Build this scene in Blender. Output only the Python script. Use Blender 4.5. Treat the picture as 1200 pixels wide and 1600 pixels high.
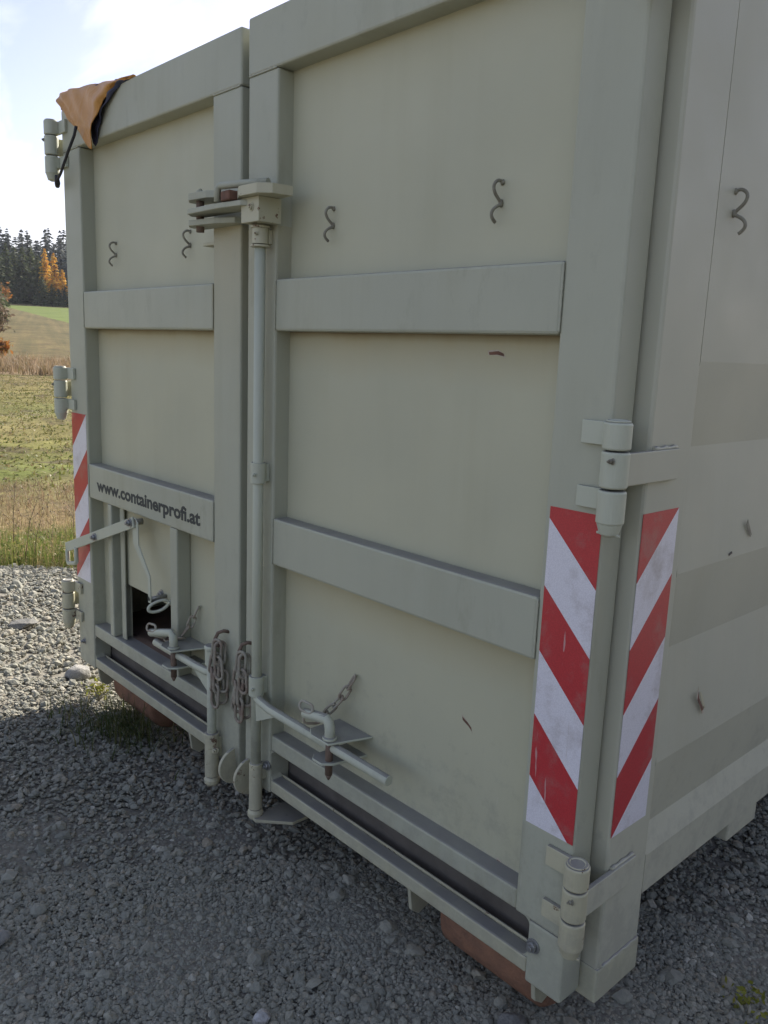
import bpy, bmesh, math, random
import numpy as np
from mathutils import Vector, Matrix, Euler
R = math.radians
PI = math.pi
for o in list(bpy.data.objects): bpy.data.objects.remove(o)
scene = bpy.context.scene
COL = scene.collection

# ------------------------------------------------------------------ camera, sky, sun, exposure
cd = bpy.data.cameras.new('camera'); cam = bpy.data.objects.new('camera', cd); COL.objects.link(cam)
cd.sensor_fit = 'HORIZONTAL'; cd.sensor_width = 36.0; cd.lens = 38.30
cd.clip_start = 0.02; cd.clip_end = 5000
rot = Matrix(((0.677019, -0.166451, 0.716896), (0.734986, 0.10266, -0.670266), (0.03797, 0.980691, 0.191842)))
cam.matrix_world = Matrix.Translation((0.96525, -1.36635, 0.99909)) @ rot.to_4x4()
scene.camera = cam
scene.render.resolution_x = 768; scene.render.resolution_y = 1024

SUN_AZ, SUN_EL = R(25), R(27)            # azimuth to the left of +Y
S = Vector((-math.sin(SUN_AZ) * math.cos(SUN_EL), math.cos(SUN_AZ) * math.cos(SUN_EL), math.sin(SUN_EL)))
sl = bpy.data.lights.new('sun', 'SUN'); sl.energy = 2.6; sl.angle = R(0.5); sl.color = (1.0, 0.93, 0.82)
sun = bpy.data.objects.new('sun', sl); COL.objects.link(sun)
sun.rotation_euler = (-S).to_track_quat('-Z', 'Y').to_euler()

w = bpy.data.worlds.new('World'); scene.world = w; w.use_nodes = True
nt = w.node_tree; nt.nodes.clear()
out = nt.nodes.new('ShaderNodeOutputWorld'); bg = nt.nodes.new('ShaderNodeBackground')
sky = nt.nodes.new('ShaderNodeTexSky'); sky.sky_type = 'NISHITA'; sky.sun_disc = False
sky.sun_elevation = SUN_EL; sky.sun_rotation = -SUN_AZ; sky.air_density = 1.0; sky.dust_density = 1.2
tc = nt.nodes.new('ShaderNodeTexCoord'); sep = nt.nodes.new('ShaderNodeSeparateXYZ')
nt.links.new(tc.outputs['Generated'], sep.inputs[0])
addz = nt.nodes.new('ShaderNodeMath'); addz.operation = 'ADD'; addz.inputs[1].default_value = 0.22
nt.links.new(sep.outputs['Z'], addz.inputs[0])
mx = nt.nodes.new('ShaderNodeMath'); mx.operation = 'MAXIMUM'; mx.inputs[1].default_value = 0.05
nt.links.new(addz.outputs[0], mx.inputs[0])
dv = nt.nodes.new('ShaderNodeVectorMath'); dv.operation = 'DIVIDE'
cmb = nt.nodes.new('ShaderNodeCombineXYZ')
for k in range(3): nt.links.new(mx.outputs[0], cmb.inputs[k])
nt.links.new(tc.outputs['Generated'], dv.inputs[0]); nt.links.new(cmb.outputs[0], dv.inputs[1])
mp = nt.nodes.new('ShaderNodeMapping'); mp.inputs['Scale'].default_value = (0.9, 2.3, 1.0); mp.inputs['Rotation'].default_value = (0, 0, R(20))
mp.inputs['Location'].default_value = (0.55, 0.35, 0)
nt.links.new(dv.outputs[0], mp.inputs[0])
n1 = nt.nodes.new('ShaderNodeTexNoise'); n1.inputs['Scale'].default_value = 1.7; n1.inputs['Detail'].default_value = 9; n1.inputs['Roughness'].default_value = 0.55; n1.inputs['Distortion'].default_value = 0.6
nt.links.new(mp.outputs[0], n1.inputs['Vector'])
cr = nt.nodes.new('ShaderNodeValToRGB'); cr.color_ramp.elements[0].position = 0.49; cr.color_ramp.elements[1].position = 0.72
cr.color_ramp.elements[0].color = (0.05, 0.05, 0.05, 1); cr.color_ramp.elements[1].color = (0.85, 0.85, 0.85, 1)
nt.links.new(n1.outputs['Fac'], cr.inputs[0])
mix = nt.nodes.new('ShaderNodeMixRGB'); mix.inputs['Color2'].default_value = (6.6, 6.75, 7.0, 1)
tint = nt.nodes.new('ShaderNodeMixRGB'); tint.blend_type = 'MULTIPLY'; tint.inputs['Fac'].default_value = 1.0; tint.inputs['Color2'].default_value = (0.94, 0.84, 0.93, 1)
nt.links.new(sky.outputs[0], tint.inputs['Color1'])
nt.links.new(cr.outputs[0], mix.inputs['Fac']); nt.links.new(tint.outputs[0], mix.inputs['Color1'])
nt.links.new(mix.outputs[0], bg.inputs['Color']); bg.inputs['Strength'].default_value = 0.05
nt.links.new(bg.outputs[0], out.inputs['Surface'])
vs = scene.view_settings; vs.view_transform = 'Standard'; vs.look = 'None'; vs.exposure = 2.10; vs.gamma = 1.0

# ------------------------------------------------------------------ materials
class NT:
    def __init__(s, name):
        s.m = bpy.data.materials.new(name); s.m.use_nodes = True; s.t = s.m.node_tree; s.t.nodes.clear()
        s.out = s.n('ShaderNodeOutputMaterial'); s.b = s.n('ShaderNodeBsdfPrincipled'); s.l(s.b.outputs[0], s.out.inputs[0])
    def n(s, k, **kw):
        n = s.t.nodes.new(k)
        for a, v in kw.items(): setattr(n, a, v)
        return n
    def l(s, a, b): s.t.links.new(a, b)
    def coord(s, scale=(1, 1, 1), rot=(0, 0, 0)):
        if not hasattr(s, 'tc'): s.tc = s.n('ShaderNodeTexCoord')
        m = s.n('ShaderNodeMapping'); m.inputs['Scale'].default_value = scale; m.inputs['Rotation'].default_value = rot
        s.l(s.tc.outputs['Object'], m.inputs[0]); return m.outputs[0]
    def noise(s, sc, det=6, ro=0.6, dist=0, vec=None):
        n = s.n('ShaderNodeTexNoise'); n.inputs['Scale'].default_value = sc; n.inputs['Detail'].default_value = det
        n.inputs['Roughness'].default_value = ro; n.inputs['Distortion'].default_value = dist
        s.l(vec if vec is not None else s.coord(), n.inputs['Vector']); return n.outputs['Fac']
    def ramp(s, fac, stops):
        r = s.n('ShaderNodeValToRGB'); els = r.color_ramp.elements
        while len(els) < len(stops): els.new(0.5)
        for e, (p, c) in zip(els, stops):
            e.position = p; e.color = (c[0], c[1], c[2], 1) if not isinstance(c, (int, float)) else (c, c, c, 1)
        s.l(fac, r.inputs[0]); return r.outputs[0]
    def mix(s, fac, a, b, mode='MIX'):
        m = s.n('ShaderNodeMixRGB', blend_type=mode)
        for sock, v in ((m.inputs[0], fac), (m.inputs[1], a), (m.inputs[2], b)):
            if isinstance(v, (int, float)): sock.default_value = v if sock == m.inputs[0] else (v, v, v, 1)
            elif isinstance(v, tuple): sock.default_value = (v[0], v[1], v[2], 1)
            else: s.l(v, sock)
        return m.outputs[0]
    def math(s, op, a, b=None, c=None):
        m = s.n('ShaderNodeMath', operation=op)
        for k, v in enumerate((a, b, c)):
            if v is None: continue
            if isinstance(v, (int, float)): m.inputs[k].default_value = v
            else: s.l(v, m.inputs[k])
        return m.outputs[0]
    def xyz(s):
        if not hasattr(s, 'sx'):
            if not hasattr(s, 'tc'): s.tc = s.n('ShaderNodeTexCoord')
            q = s.n('ShaderNodeSeparateXYZ'); s.l(s.tc.outputs['Object'], q.inputs[0]); s.sx = q.outputs
        return s.sx
    def island(s): return s.n('ShaderNodeNewGeometry').outputs['Random Per Island']
    def base(s, c): s.l(c, s.b.inputs['Base Color']) if not isinstance(c, tuple) else setattr(s.b.inputs['Base Color'], 'default_value', (*c, 1))
    def rough(s, v):
        if isinstance(v, (int, float)): s.b.inputs['Roughness'].default_value = v
        else: s.l(v, s.b.inputs['Roughness'])
    def spec(s, v): s.b.inputs['Specular IOR Level'].default_value = v
    def bump(s, h, st=0.3, d=0.01):
        b = s.n('ShaderNodeBump'); b.inputs['Strength'].default_value = st; b.inputs['Distance'].default_value = d
        s.l(h, b.inputs['Height']); s.l(b.outputs[0], s.b.inputs['Normal'])

PA = (0.525, 0.508, 0.388)      # pale olive grey paint
RUST = (0.13, 0.060, 0.030)
def paint(name, tint=(1, 1, 1), rust=0.66, dirt=0.25, stains=(), rough=0.5, chips=True, mottle=0.0):
    s = NT(name); c0 = tuple(a * b for a, b in zip(PA, tint))
    big = s.noise(1.6, 4, 0.55); streak = s.noise(1.0, 5, 0.6, vec=s.coord((9, 9, 0.7)))
    c = s.mix(s.ramp(big, [(0.3, 0.0), (0.7, 1.0)]), c0, tuple(a * b for a, b in zip(c0, (0.90, 0.91, 0.93))))
    c = s.mix(s.math('MULTIPLY', s.ramp(streak, [(0.48, 0.0), (0.74, 1.0)]), s.math('MULTIPLY', s.ramp(s.noise(1.3, 3), [(0.4, 0.2), (0.62, 1.0)]), dirt)), c, tuple(a * b for a, b in zip(c0, (0.72, 0.68, 0.58))))
    z = s.xyz()['Z']
    for (zt, ln, st, colr, *xr) in stains:             # run-off stains that start at a rail and fade downwards
        t = s.math('DIVIDE', s.math('SUBTRACT', zt, z), ln)
        t = s.math('ADD', t, s.math('MULTIPLY', s.math('SUBTRACT', streak, 0.5), 0.7))
        g = s.math('GREATER_THAN', zt, z)
        f = s.math('MULTIPLY', s.math('MULTIPLY', s.ramp(t, [(0.0, 1.0), (0.25, 0.55), (1.0, 0.0)]), g), st)
        if xr:
            gx = s.xyz()['X']; f = s.math('MULTIPLY', f, s.math('MULTIPLY', s.math('GREATER_THAN', gx, xr[0]), s.math('LESS_THAN', gx, xr[1])))
        c = s.mix(f, c, colr)
    if mottle:
        mo = s.math('MULTIPLY', s.ramp(s.noise(1.0, 7, 0.72, vec=s.coord((16, 16, 6))), [(0.52, 0.0), (0.66, 1.0)]), s.ramp(s.noise(1.9, 3), [(0.45, 0.0), (0.6, 1.0)]))
        c = s.mix(s.math('MULTIPLY', mo, mottle), c, tuple(a * b for a, b in zip(c0, (0.68, 0.66, 0.64))))
    if chips:
        fine = s.noise(23, 8, 0.72)
        m = s.ramp(fine, [(rust, 0.0), (rust + 0.025, 1.0)])
        c = s.mix(m, c, RUST)
    for sc_, rt in (((2.0, 2.0, 70), (0.15, 0.1, 0.2)), ((60, 60, 3.0), (0.3, 0.25, 0.1))):       # fine scratches
        scr = s.noise(2.0, 3, 0.5, 0.3, vec=s.coord(sc_, rt)); msk = s.noise(2.6, 3)
        c = s.mix(s.math('MULTIPLY', s.math('MULTIPLY', s.ramp(scr, [(0.735, 0.0), (0.76, 1.0)]), s.ramp(msk, [(0.5, 0.0), (0.62, 1.0)])), 0.35), c, (0.56, 0.55, 0.50))
    low = s.math('MULTIPLY', s.math('SUBTRACT', s.math('SUBTRACT', s.noise(17, 6, 0.75), 0.36), s.math('MULTIPLY', s.math('ADD', z, 0.40), 0.42)), 3.0)
    c = s.mix(s.math('MULTIPLY', s.ramp(low, [(0.0, 0.0), (0.5, 1.0)]), 0.30), c, (0.25, 0.235, 0.20))   # dried splashes near the ground
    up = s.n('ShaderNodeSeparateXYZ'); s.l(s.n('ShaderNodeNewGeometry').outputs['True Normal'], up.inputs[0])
    dust_shade = s.math('MULTIPLY', s.math('GREATER_THAN', up.outputs['Z'], 0.8), s.ramp(s.noise(7, 6, 0.65), [(0.25, 0.55), (0.6, 0.9)]))
    c = s.mix(dust_shade, c, (0.215, 0.208, 0.200))  # dust on upward faces, also painting in the dimmer light from overhead
    s.base(c); s.spec(0.35)
    s.rough(s.ramp(s.noise(5, 5), [(0.3, rough - 0.08), (0.7, rough + 0.12)]))
    s.bump(s.math('ADD', s.math('MULTIPLY', s.noise(2.2, 2), 1.0), s.math('MULTIPLY', s.noise(160, 2), 0.02)), 0.34, 0.018)
    return s.m
YEL = (0.43, 0.355, 0.19); BRN = (0.16, 0.115, 0.075)
M = {}
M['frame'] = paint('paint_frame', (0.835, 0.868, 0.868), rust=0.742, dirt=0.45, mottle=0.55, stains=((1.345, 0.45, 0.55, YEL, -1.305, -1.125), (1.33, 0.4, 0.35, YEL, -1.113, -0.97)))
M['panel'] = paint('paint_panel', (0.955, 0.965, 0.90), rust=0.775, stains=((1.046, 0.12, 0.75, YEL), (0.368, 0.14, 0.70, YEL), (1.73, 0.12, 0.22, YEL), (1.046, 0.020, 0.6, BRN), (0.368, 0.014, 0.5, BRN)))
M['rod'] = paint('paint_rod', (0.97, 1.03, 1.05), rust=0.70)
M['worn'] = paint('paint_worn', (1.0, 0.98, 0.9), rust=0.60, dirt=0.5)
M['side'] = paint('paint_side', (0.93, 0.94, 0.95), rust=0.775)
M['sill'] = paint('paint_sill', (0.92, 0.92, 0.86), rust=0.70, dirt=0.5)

def simple(name, c1, c2, sc=8, rough=0.7, bump=0.2, det=6, spec=0.3, metal=0, bd=0.01):
    s = NT(name); f = s.noise(sc, det)
    s.base(s.mix(s.ramp(f, [(0.32, 0.0), (0.68, 1.0)]), c1, c2)); s.rough(rough); s.spec(spec); s.b.inputs['Metallic'].default_value = metal
    s.bump(s.noise(sc * 4, 4), bump, bd); return s.m
M['rust'] = simple('rust', (0.22, 0.115, 0.08), (0.13, 0.075, 0.055), 30, 0.85)
M['stainy'] = simple('ochre_mark', (0.40, 0.31, 0.17), (0.34, 0.28, 0.17), 40, 0.7)
M['pale_chip'] = simple('bare_primer', (0.52, 0.46, 0.38), (0.40, 0.33, 0.25), 60, 0.8)
M['roller'] = simple('roller_rust', (0.30, 0.155, 0.095), (0.21, 0.118, 0.08), 26, 0.9, 0.5)
M['chain'] = simple('chain_metal', (0.40, 0.385, 0.31), (0.24, 0.185, 0.14), 24, 0.65, 0.3)
M['chain_rusty'] = simple('chain_rusty', (0.36, 0.35, 0.28), (0.22, 0.16, 0.125), 20, 0.7, 0.3)
M['pin_rust'] = simple('pin_rust', (0.20, 0.145, 0.11), (0.14, 0.095, 0.07), 40, 0.6)
M['zinc'] = simple('zinc_bolt', (0.42, 0.42, 0.42), (0.30, 0.30, 0.29), 60, 0.38, 0.1, spec=0.5, metal=0.7)
M['hook'] = simple('hook_paint', (0.29, 0.28, 0.22), (0.18, 0.16, 0.12), 40, 0.6)
M['dark'] = simple('dark_steel', (0.135, 0.12, 0.105), (0.09, 0.08, 0.07), 9, 0.8)
M['inside'] = simple('inside_steel', (0.10, 0.095, 0.085), (0.07, 0.065, 0.06), 6, 0.8)
M['floor'] = simple('floor_rust', (0.24, 0.16, 0.115), (0.17, 0.12, 0.09), 7, 0.85)
M['black'] = simple('black_rubber', (0.028, 0.028, 0.032), (0.04, 0.04, 0.045), 20, 0.6)
M['ink'] = simple('ink', (0.045, 0.05, 0.05), (0.06, 0.065, 0.06), 60, 0.6, 0.02)
def reflective(name, col, col2):
    s = NT(name); v = s.n('ShaderNodeTexVoronoi'); v.inputs['Scale'].default_value = 330; s.l(s.coord(), v.inputs['Vector'])
    d = s.ramp(v.outputs['Distance'], [(0.0, 0.0), (0.7, 1.0)])
    c = s.mix(d, col, col2); c = s.mix(s.math('MULTIPLY', s.ramp(s.noise(11, 7, 0.7), [(0.5, 0.0), (0.72, 1.0)]), 0.5), c, (0.30, 0.25, 0.215))
    sc_ = s.noise(2.0, 3, 0.5, 0.3, vec=s.coord((40, 40, 3.0), (0.5, 0.5, 0.2))); c = s.mix(s.math('MULTIPLY', s.ramp(sc_, [(0.70, 0.0), (0.72, 1.0)]), 0.5), c, (0.55, 0.5, 0.47))
    s.base(c); s.rough(0.33); s.spec(0.5); s.bump(v.outputs['Distance'], 0.10, 0.001); return s.m
M['red'] = reflective('sheet_red', (0.55, 0.050, 0.055), (0.44, 0.040, 0.045))
M['white'] = reflective('sheet_white', (0.80, 0.78, 0.82), (0.68, 0.66, 0.70))
s = NT('tarp_orange'); s.base(s.mix(s.ramp(s.noise(7, 5), [(0.35, 0.0), (0.7, 1.0)]), (0.56, 0.27, 0.06), (0.46, 0.22, 0.055)))
s.rough(0.45); s.bump(s.noise(14, 3, 0.5, 1.0), 0.5, 0.02); M['tarp'] = s.m
M['tarp_in'] = simple('tarp_lining', (0.05, 0.055, 0.09), (0.035, 0.04, 0.07), 9, 0.55)

# ------------------------------------------------------------------ mesh helpers
class MB:
    def __init__(s): s.bm = bmesh.new(); s.mi = 0
    def _f(s, vs, smooth=False):
        try:
            f = s.bm.faces.new(vs); f.material_index = s.mi; f.smooth = smooth; return f
        except ValueError: return None
    def box(s, x0, x1, y0, y1, z0, z1):
        v = [s.bm.verts.new(p) for p in ((x0,y0,z0),(x1,y0,z0),(x1,y1,z0),(x0,y1,z0),(x0,y0,z1),(x1,y0,z1),(x1,y1,z1),(x0,y1,z1))]
        for q in ((3,2,1,0),(4,5,6,7),(0,1,5,4),(1,2,6,5),(2,3,7,6),(3,0,4,7)): s._f([v[i] for i in q])
        return s
    def prism(s, pts, axis, a, b):
        # pts: 2-D outline in the two other axes; extruded from a to b along axis
        def P(p, t): return {'x': (t, p[0], p[1]), 'y': (p[0], t, p[1]), 'z': (p[0], p[1], t)}[axis]
        A = [s.bm.verts.new(P(p, a)) for p in pts]; B = [s.bm.verts.new(P(p, b)) for p in pts]
        fs = [s._f(A), s._f(B[::-1])]
        n = len(pts)
        for i in range(n): fs.append(s._f([A[i], B[i], B[(i+1) % n], A[(i+1) % n]]))
        bmesh.ops.recalc_face_normals(s.bm, faces=[f for f in fs if f]); return s
    def tube(s, path, r, seg=12, closed=False, caps=True):
        path = [Vector(p) for p in path]; n = len(path); rings = []
        rr = r if isinstance(r, (list, tuple)) else [r] * n
        up = None
        for i, p in enumerate(path):
            if closed: t = (path[(i+1) % n] - path[i-1]).normalized()
            else: t = (path[min(i+1, n-1)] - path[max(i-1, 0)]).normalized()
            if up is None:
                up = Vector((0, 0, 1)) if abs(t.z) < 0.9 else Vector((1, 0, 0))
            u = (up - t * up.dot(t)).normalized(); v = t.cross(u); up = u
            rings.append([s.bm.verts.new(p + (u * math.cos(2*PI*k/seg) + v * math.sin(2*PI*k/seg)) * rr[i]) for k in range(seg)])
        m = n if closed else n - 1
        for i in range(m):
            a, b = rings[i], rings[(i+1) % n]
            for k in range(seg): s._f([a[k], a[(k+1) % seg], b[(k+1) % seg], b[k]], True)
        if caps and not closed: s._f(rings[0][::-1]); s._f(rings[-1])
        return s
    def cyl(s, p0, p1, r, seg=20): return s.tube([p0, p1], r, seg)
    def lathe(s, c, prof, seg=24):
        # prof: (radius, z) about the vertical through c
        rings = [[s.bm.verts.new((c[0] + r*math.cos(2*PI*k/seg), c[1] + r*math.sin(2*PI*k/seg), z)) for k in range(seg)] for r, z in prof]
        for a, b in zip(rings, rings[1:]):
            for k in range(seg): s._f([a[k], a[(k+1) % seg], b[(k+1) % seg], b[k]], False)
        s._f(rings[0][::-1]); s._f(rings[-1]); return s
    def hexbolt(s, c, d, r, h):
        c = Vector(c); d = Vector(d).normalized(); s.tube([c, c + d * h * 0.25], r * 1.45, 16); s.tube([c + d * h * 0.25, c + d * h], r, 6); s.tube([c + d * h, c + d * h * 1.5], r * 0.5, 10); return s
    def link(s, c, axis, side, L, W, r):
        axis = Vector(axis).normalized(); side = (Vector(side) - axis * Vector(side).dot(axis)).normalized(); c = Vector(c)
        a = L / 2 - W / 2; pts = []
        for k in range(9): t = -PI/2 + PI * k / 8; pts.append(c + axis * (a + math.cos(t) * W/2) + side * math.sin(t) * W/2)
        for k in range(9): t = PI/2 + PI * k / 8; pts.append(c + axis * (-a + math.cos(t) * W/2) + side * math.sin(t) * W/2)
        return s.tube(pts, r, 8, closed=True)
    def mesh(s, name):
        me = bpy.data.meshes.new(name); bmesh.ops.remove_doubles(s.bm, verts=s.bm.verts, dist=1e-6) if False else None
        s.bm.to_mesh(me); s.bm.free(); return me
def attach(o, parent):
    if parent is not None:
        o.parent = parent
        root = parent
        mw = Matrix.Translation(ROOTLOC[root.name]) if root.name in ROOTLOC else Matrix.Identity(4)
        o.matrix_parent_inverse = mw.inverted(); ROOTLOC.setdefault(o.name, Vector((0, 0, 0)))
ROOTLOC = {}
def obj(name, mb, mats, parent=None, bevel=0.0, seg=2):
    me = mb.mesh(name) if isinstance(mb, MB) else mb
    for m in (mats if isinstance(mats, (list, tuple)) else [mats]): me.materials.append(M[m] if isinstance(m, str) else m)
    o = bpy.data.objects.new(name, me); COL.objects.link(o)
    if bevel:
        b = o.modifiers.new('bevel', 'BEVEL'); b.width = bevel; b.segments = seg; b.limit_method = 'ANGLE'; b.angle_limit = R(40); b.harden_normals = False
    attach(o, parent); return o
def tag(o, label=None, cat=None, group=None, kind=None):
    if label: o['label'] = label
    if cat: o['category'] = cat
    if group: o['group'] = group
    if kind: o['kind'] = kind
    return o
def thing(name, loc, label, cat, group=None):
    o = bpy.data.objects.new(name, None); COL.objects.link(o); o.location = loc; o.empty_display_size = 0.2
    ROOTLOC[o.name] = Vector(loc); return tag(o, label, cat, group)
def npmesh(name, V, F, mats, smooth=False, midx=None):
    # V (n,3), F (m,k) with k = 3 or 4
    me = bpy.data.meshes.new(name); n, (m, k) = len(V), F.shape
    me.vertices.add(n); me.vertices.foreach_set('co', np.asarray(V, np.float32).ravel())
    me.loops.add(m * k); me.loops.foreach_set('vertex_index', F.astype(np.int32).ravel())
    me.polygons.add(m); me.polygons.foreach_set('loop_start', np.arange(0, m * k, k, dtype=np.int32))
    try: me.polygons.foreach_set('loop_total', np.full(m, k, np.int32))
    except Exception: pass
    me.polygons.foreach_set('use_smooth', np.full(m, smooth, bool))
    if midx is not None: me.polygons.foreach_set('material_index', np.asarray(midx, np.int32))
    for q in mats: me.materials.append(q)
    me.update(calc_edges=True); me.validate(); return me

# ------------------------------------------------------------------ ground
CAMXY = np.array([0.965, -1.366]); DIR = np.array([-0.9397, 0.3420]); PER = np.array([-0.3420, -0.9397])
def sst(a, b, x): t = np.clip((x - a) / (b - a), 0, 1); return t * t * (3 - 2 * t)
PROF = np.array([(-60, -0.54), (6.9, -0.83), (7.4, -0.90), (9, -0.98), (12, -1.05), (20, -1.10), (40, -1.03), (47, -0.82), (56, -0.62), (220, 9.0), (270, 14.5), (320, 18), (600, 26), (1500, 26)])
def S_of(x, y): return (x - CAMXY[0]) * DIR[0] + (y - CAMXY[1]) * DIR[1]
def yard_z(x, y):
    yy = np.clip(y, -0.9, 2.5); w = sst(-0.6, -2.1, x)
    z = -0.556 + 0.024 * w + 0.010 * np.clip(x, -7, 1.5) - yy * (0.185 * w + 0.03 * (1 - w))
    return z
def ground_z(x, y):
    s = S_of(x, y); zp = np.interp(s, PROF[:, 0], PROF[:, 1]); t = sst(6.2, 7.6, s)
    return yard_z(x, y) * (1 - t) + zp * t

def gravel_mat(name, loose):
    s = NT(name)
    if loose:
        r = s.island()
        c = s.ramp(r, [(0.0, (0.155, 0.163, 0.157)), (0.30, (0.225, 0.232, 0.222)), (0.55, (0.255, 0.260, 0.244)), (0.80, (0.295, 0.292, 0.270)), (0.91, (0.27, 0.235, 0.195)), (0.975, (0.34, 0.335, 0.32)), (0.996, (0.50, 0.49, 0.47))])
        c = s.mix(0.28, c, s.ramp(s.noise(90, 5, 0.7), [(0.3, (0.13, 0.133, 0.13)), (0.7, (0.36, 0.358, 0.34))]))
        c = s.mix(s.ramp(s.noise(1.1, 3), [(0.45, 0.0), (0.75, 0.4)]), c, (0.24, 0.23, 0.205))
        c = s.mix(1.0, c, (1.01, 0.99, 0.87), 'MULTIPLY')
        s.base(c); s.rough(0.82); s.spec(0.3); s.bump(s.noise(150, 4), 0.5, 0.004)
    else:
        v = s.n('ShaderNodeTexVoronoi'); v.inputs['Scale'].default_value = 75; s.l(s.coord(), v.inputs['Vector'])
        c = s.mix(v.outputs['Distance'], s.ramp(s.noise(60, 5), [(0.3, (0.175, 0.168, 0.142)), (0.7, (0.285, 0.268, 0.225))]), (0.14, 0.132, 0.112))
        s.base(c); s.rough(0.95); s.spec(0.2); s.bump(s.math('SUBTRACT', 1.0, v.outputs['Distance']), 0.6, 0.006)
    return s.m
M['yard'] = gravel_mat('gravel_ground', False); M['stone'] = gravel_mat('gravel_stones', True)

def sheet(name, svals, tvals, zf, mat, dz=0):
    Sg, Tg = np.meshgrid(svals, tvals, indexing='ij')
    X = CAMXY[0] + Sg * DIR[0] + Tg * PER[0]; Y = CAMXY[1] + Sg * DIR[1] + Tg * PER[1]
    Z = zf(X, Y) + dz; V = np.stack([X, Y, Z], -1).reshape(-1, 3); n, m = Sg.shape
    i = np.arange(n * m).reshape(n, m)
    F = np.stack([i[:-1, :-1], i[1:, :-1], i[1:, 1:], i[:-1, 1:]], -1).reshape(-1, 4)[:, ::-1]
    o = obj(name, npmesh(name, V, F, [mat], True), [], None); return tag(o, kind='structure')
tv = np.concatenate([np.linspace(-400, -30, 12), np.linspace(-24, -7, 10), np.linspace(-6, 3, 91), np.linspace(4, 24, 12), np.linspace(30, 400, 12)])
rng = np.random.default_rng(5)
def yz(x, y): return ground_z(x, y) - 0.0075 - 0.006 * sst(2.3, 3.2, np.hypot(x - CAMXY[0], y - CAMXY[1])) + 0.005 * np.sin(9 * x + 3 * y) * np.sin(7 * y - 2 * x)
yard = sheet('gravel_yard', np.concatenate([np.linspace(-300, -12, 14), np.linspace(-8, -2, 7), np.linspace(-1.8, 7.1, 90)]), tv, yz, M['yard'])

# field
s = NT('field_grass')
gx, gy = s.xyz()['X'], s.xyz()['Y']
dist = s.math('ADD', s.math('MULTIPLY', s.math('SUBTRACT', gx, float(CAMXY[0])), float(DIR[0])), s.math('MULTIPLY', s.math('SUBTRACT', gy, float(CAMXY[1])), float(DIR[1])))
per = s.math('ADD', s.math('MULTIPLY', gx, float(PER[0])), s.math('MULTIPLY', gy, float(PER[1])))
lg = s.math('DIVIDE', s.math('LOGARITHM', dist, 10.0), 2.6)
wob = s.math('ADD', lg, s.math('MULTIPLY', s.math('SUBTRACT', s.noise(0.35, 4), 0.5), 0.06))
def lp(d): return math.log10(d) / 2.6
GRN, YEG, TAN, STB, PNK = (0.1323, 0.1552, 0.0368), (0.1898, 0.1725, 0.0552), (0.2875, 0.2127, 0.1058), (0.2127, 0.1633, 0.0713), (0.3105, 0.2242, 0.1437)
c = s.ramp(wob, [(lp(7), (0.1495, 0.1380, 0.0575)), (lp(9.5), TAN), (lp(12), (0.1955, 0.1725, 0.0690)), (lp(14), GRN), (lp(19), YEG), (lp(22), (0.2070, 0.1782, 0.0690)), (lp(27), (0.1610, 0.1610, 0.0517)), (lp(35), (0.2012, 0.1725, 0.0633)), (lp(45), (0.2185, 0.1725, 0.0747)), (lp(49), PNK), (lp(58), PNK), (lp(62), (0.1552, 0.1196, 0.0483)), (lp(120), (0.1495, 0.1196, 0.0483)), (lp(195), (0.1552, 0.1265, 0.0529)), (lp(222), (0.2300, 0.1725, 0.0920))])
fine = s.noise(2.2, 8, 0.75, vec=s.coord((1.0, 1.0, 1.0)))
rv = s.n('ShaderNodeCombineXYZ'); s.l(s.math('MULTIPLY', dist, 1.3), rv.inputs[0]); s.l(s.math('MULTIPLY', per, 1.0), rv.inputs[1])
rows = s.noise(1.0, 5, 0.62, vec=rv.outputs[0])
c = s.mix(0.55, c, s.mix(s.ramp(fine, [(0.35, 0.0), (0.65, 1.0)]), s.mix(1.0, c, 0.55, 'MULTIPLY'), s.mix(1.0, c, 1.5, 'MULTIPLY')))
c = s.mix(s.ramp(rows, [(0.38, 0.75), (0.47, 0.0)]), c, (0.085, 0.065, 0.04))
# green strip near the far wood
dlow = s.math('MAXIMUM', s.math('ADD', s.math('MULTIPLY', s.math('SUBTRACT', per, 2.85), 6.9), s.math('ADD', 159.0, s.math('MULTIPLY', s.noise(0.5, 4), 12.0))), 116.0)
gs = s.math('MULTIPLY', s.math('GREATER_THAN', dist, dlow), s.math('LESS_THAN', dist, 206.0))
tl = s.n('ShaderNodeCombineXYZ'); s.l(s.math('MULTIPLY', dist, 0.03), tl.inputs[0]); s.l(s.math('MULTIPLY', per, 0.9), tl.inputs[1])
tram = s.noise(1.0, 4, 0.6, vec=tl.outputs[0])
c = s.mix(s.math('MULTIPLY', s.ramp(tram, [(0.40, 0.0), (0.60, 1.0)]), s.math('MULTIPLY', s.math('GREATER_THAN', dist, 60.0), 0.8)), c, (0.095, 0.085, 0.035))
coarse = s.noise(0.30, 6, 0.7)
c = s.mix(s.math('MULTIPLY', s.math('GREATER_THAN', dist, 60.0), 0.6), c, s.mix(s.ramp(coarse, [(0.38, 0.0), (0.62, 1.0)]), s.mix(1.0, c, 0.62, 'MULTIPLY'), s.mix(1.0, c, 1.3, 'MULTIPLY')))
c = s.mix(gs, c, s.mix(s.ramp(coarse, [(0.35, 0.0), (0.65, 1.0)]), (0.10, 0.14, 0.03), (0.15, 0.19, 0.045)))
s.base(c); s.rough(0.9); s.spec(0.1); s.bump(fine, 0.6, 0.08); M['field'] = s.m
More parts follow.
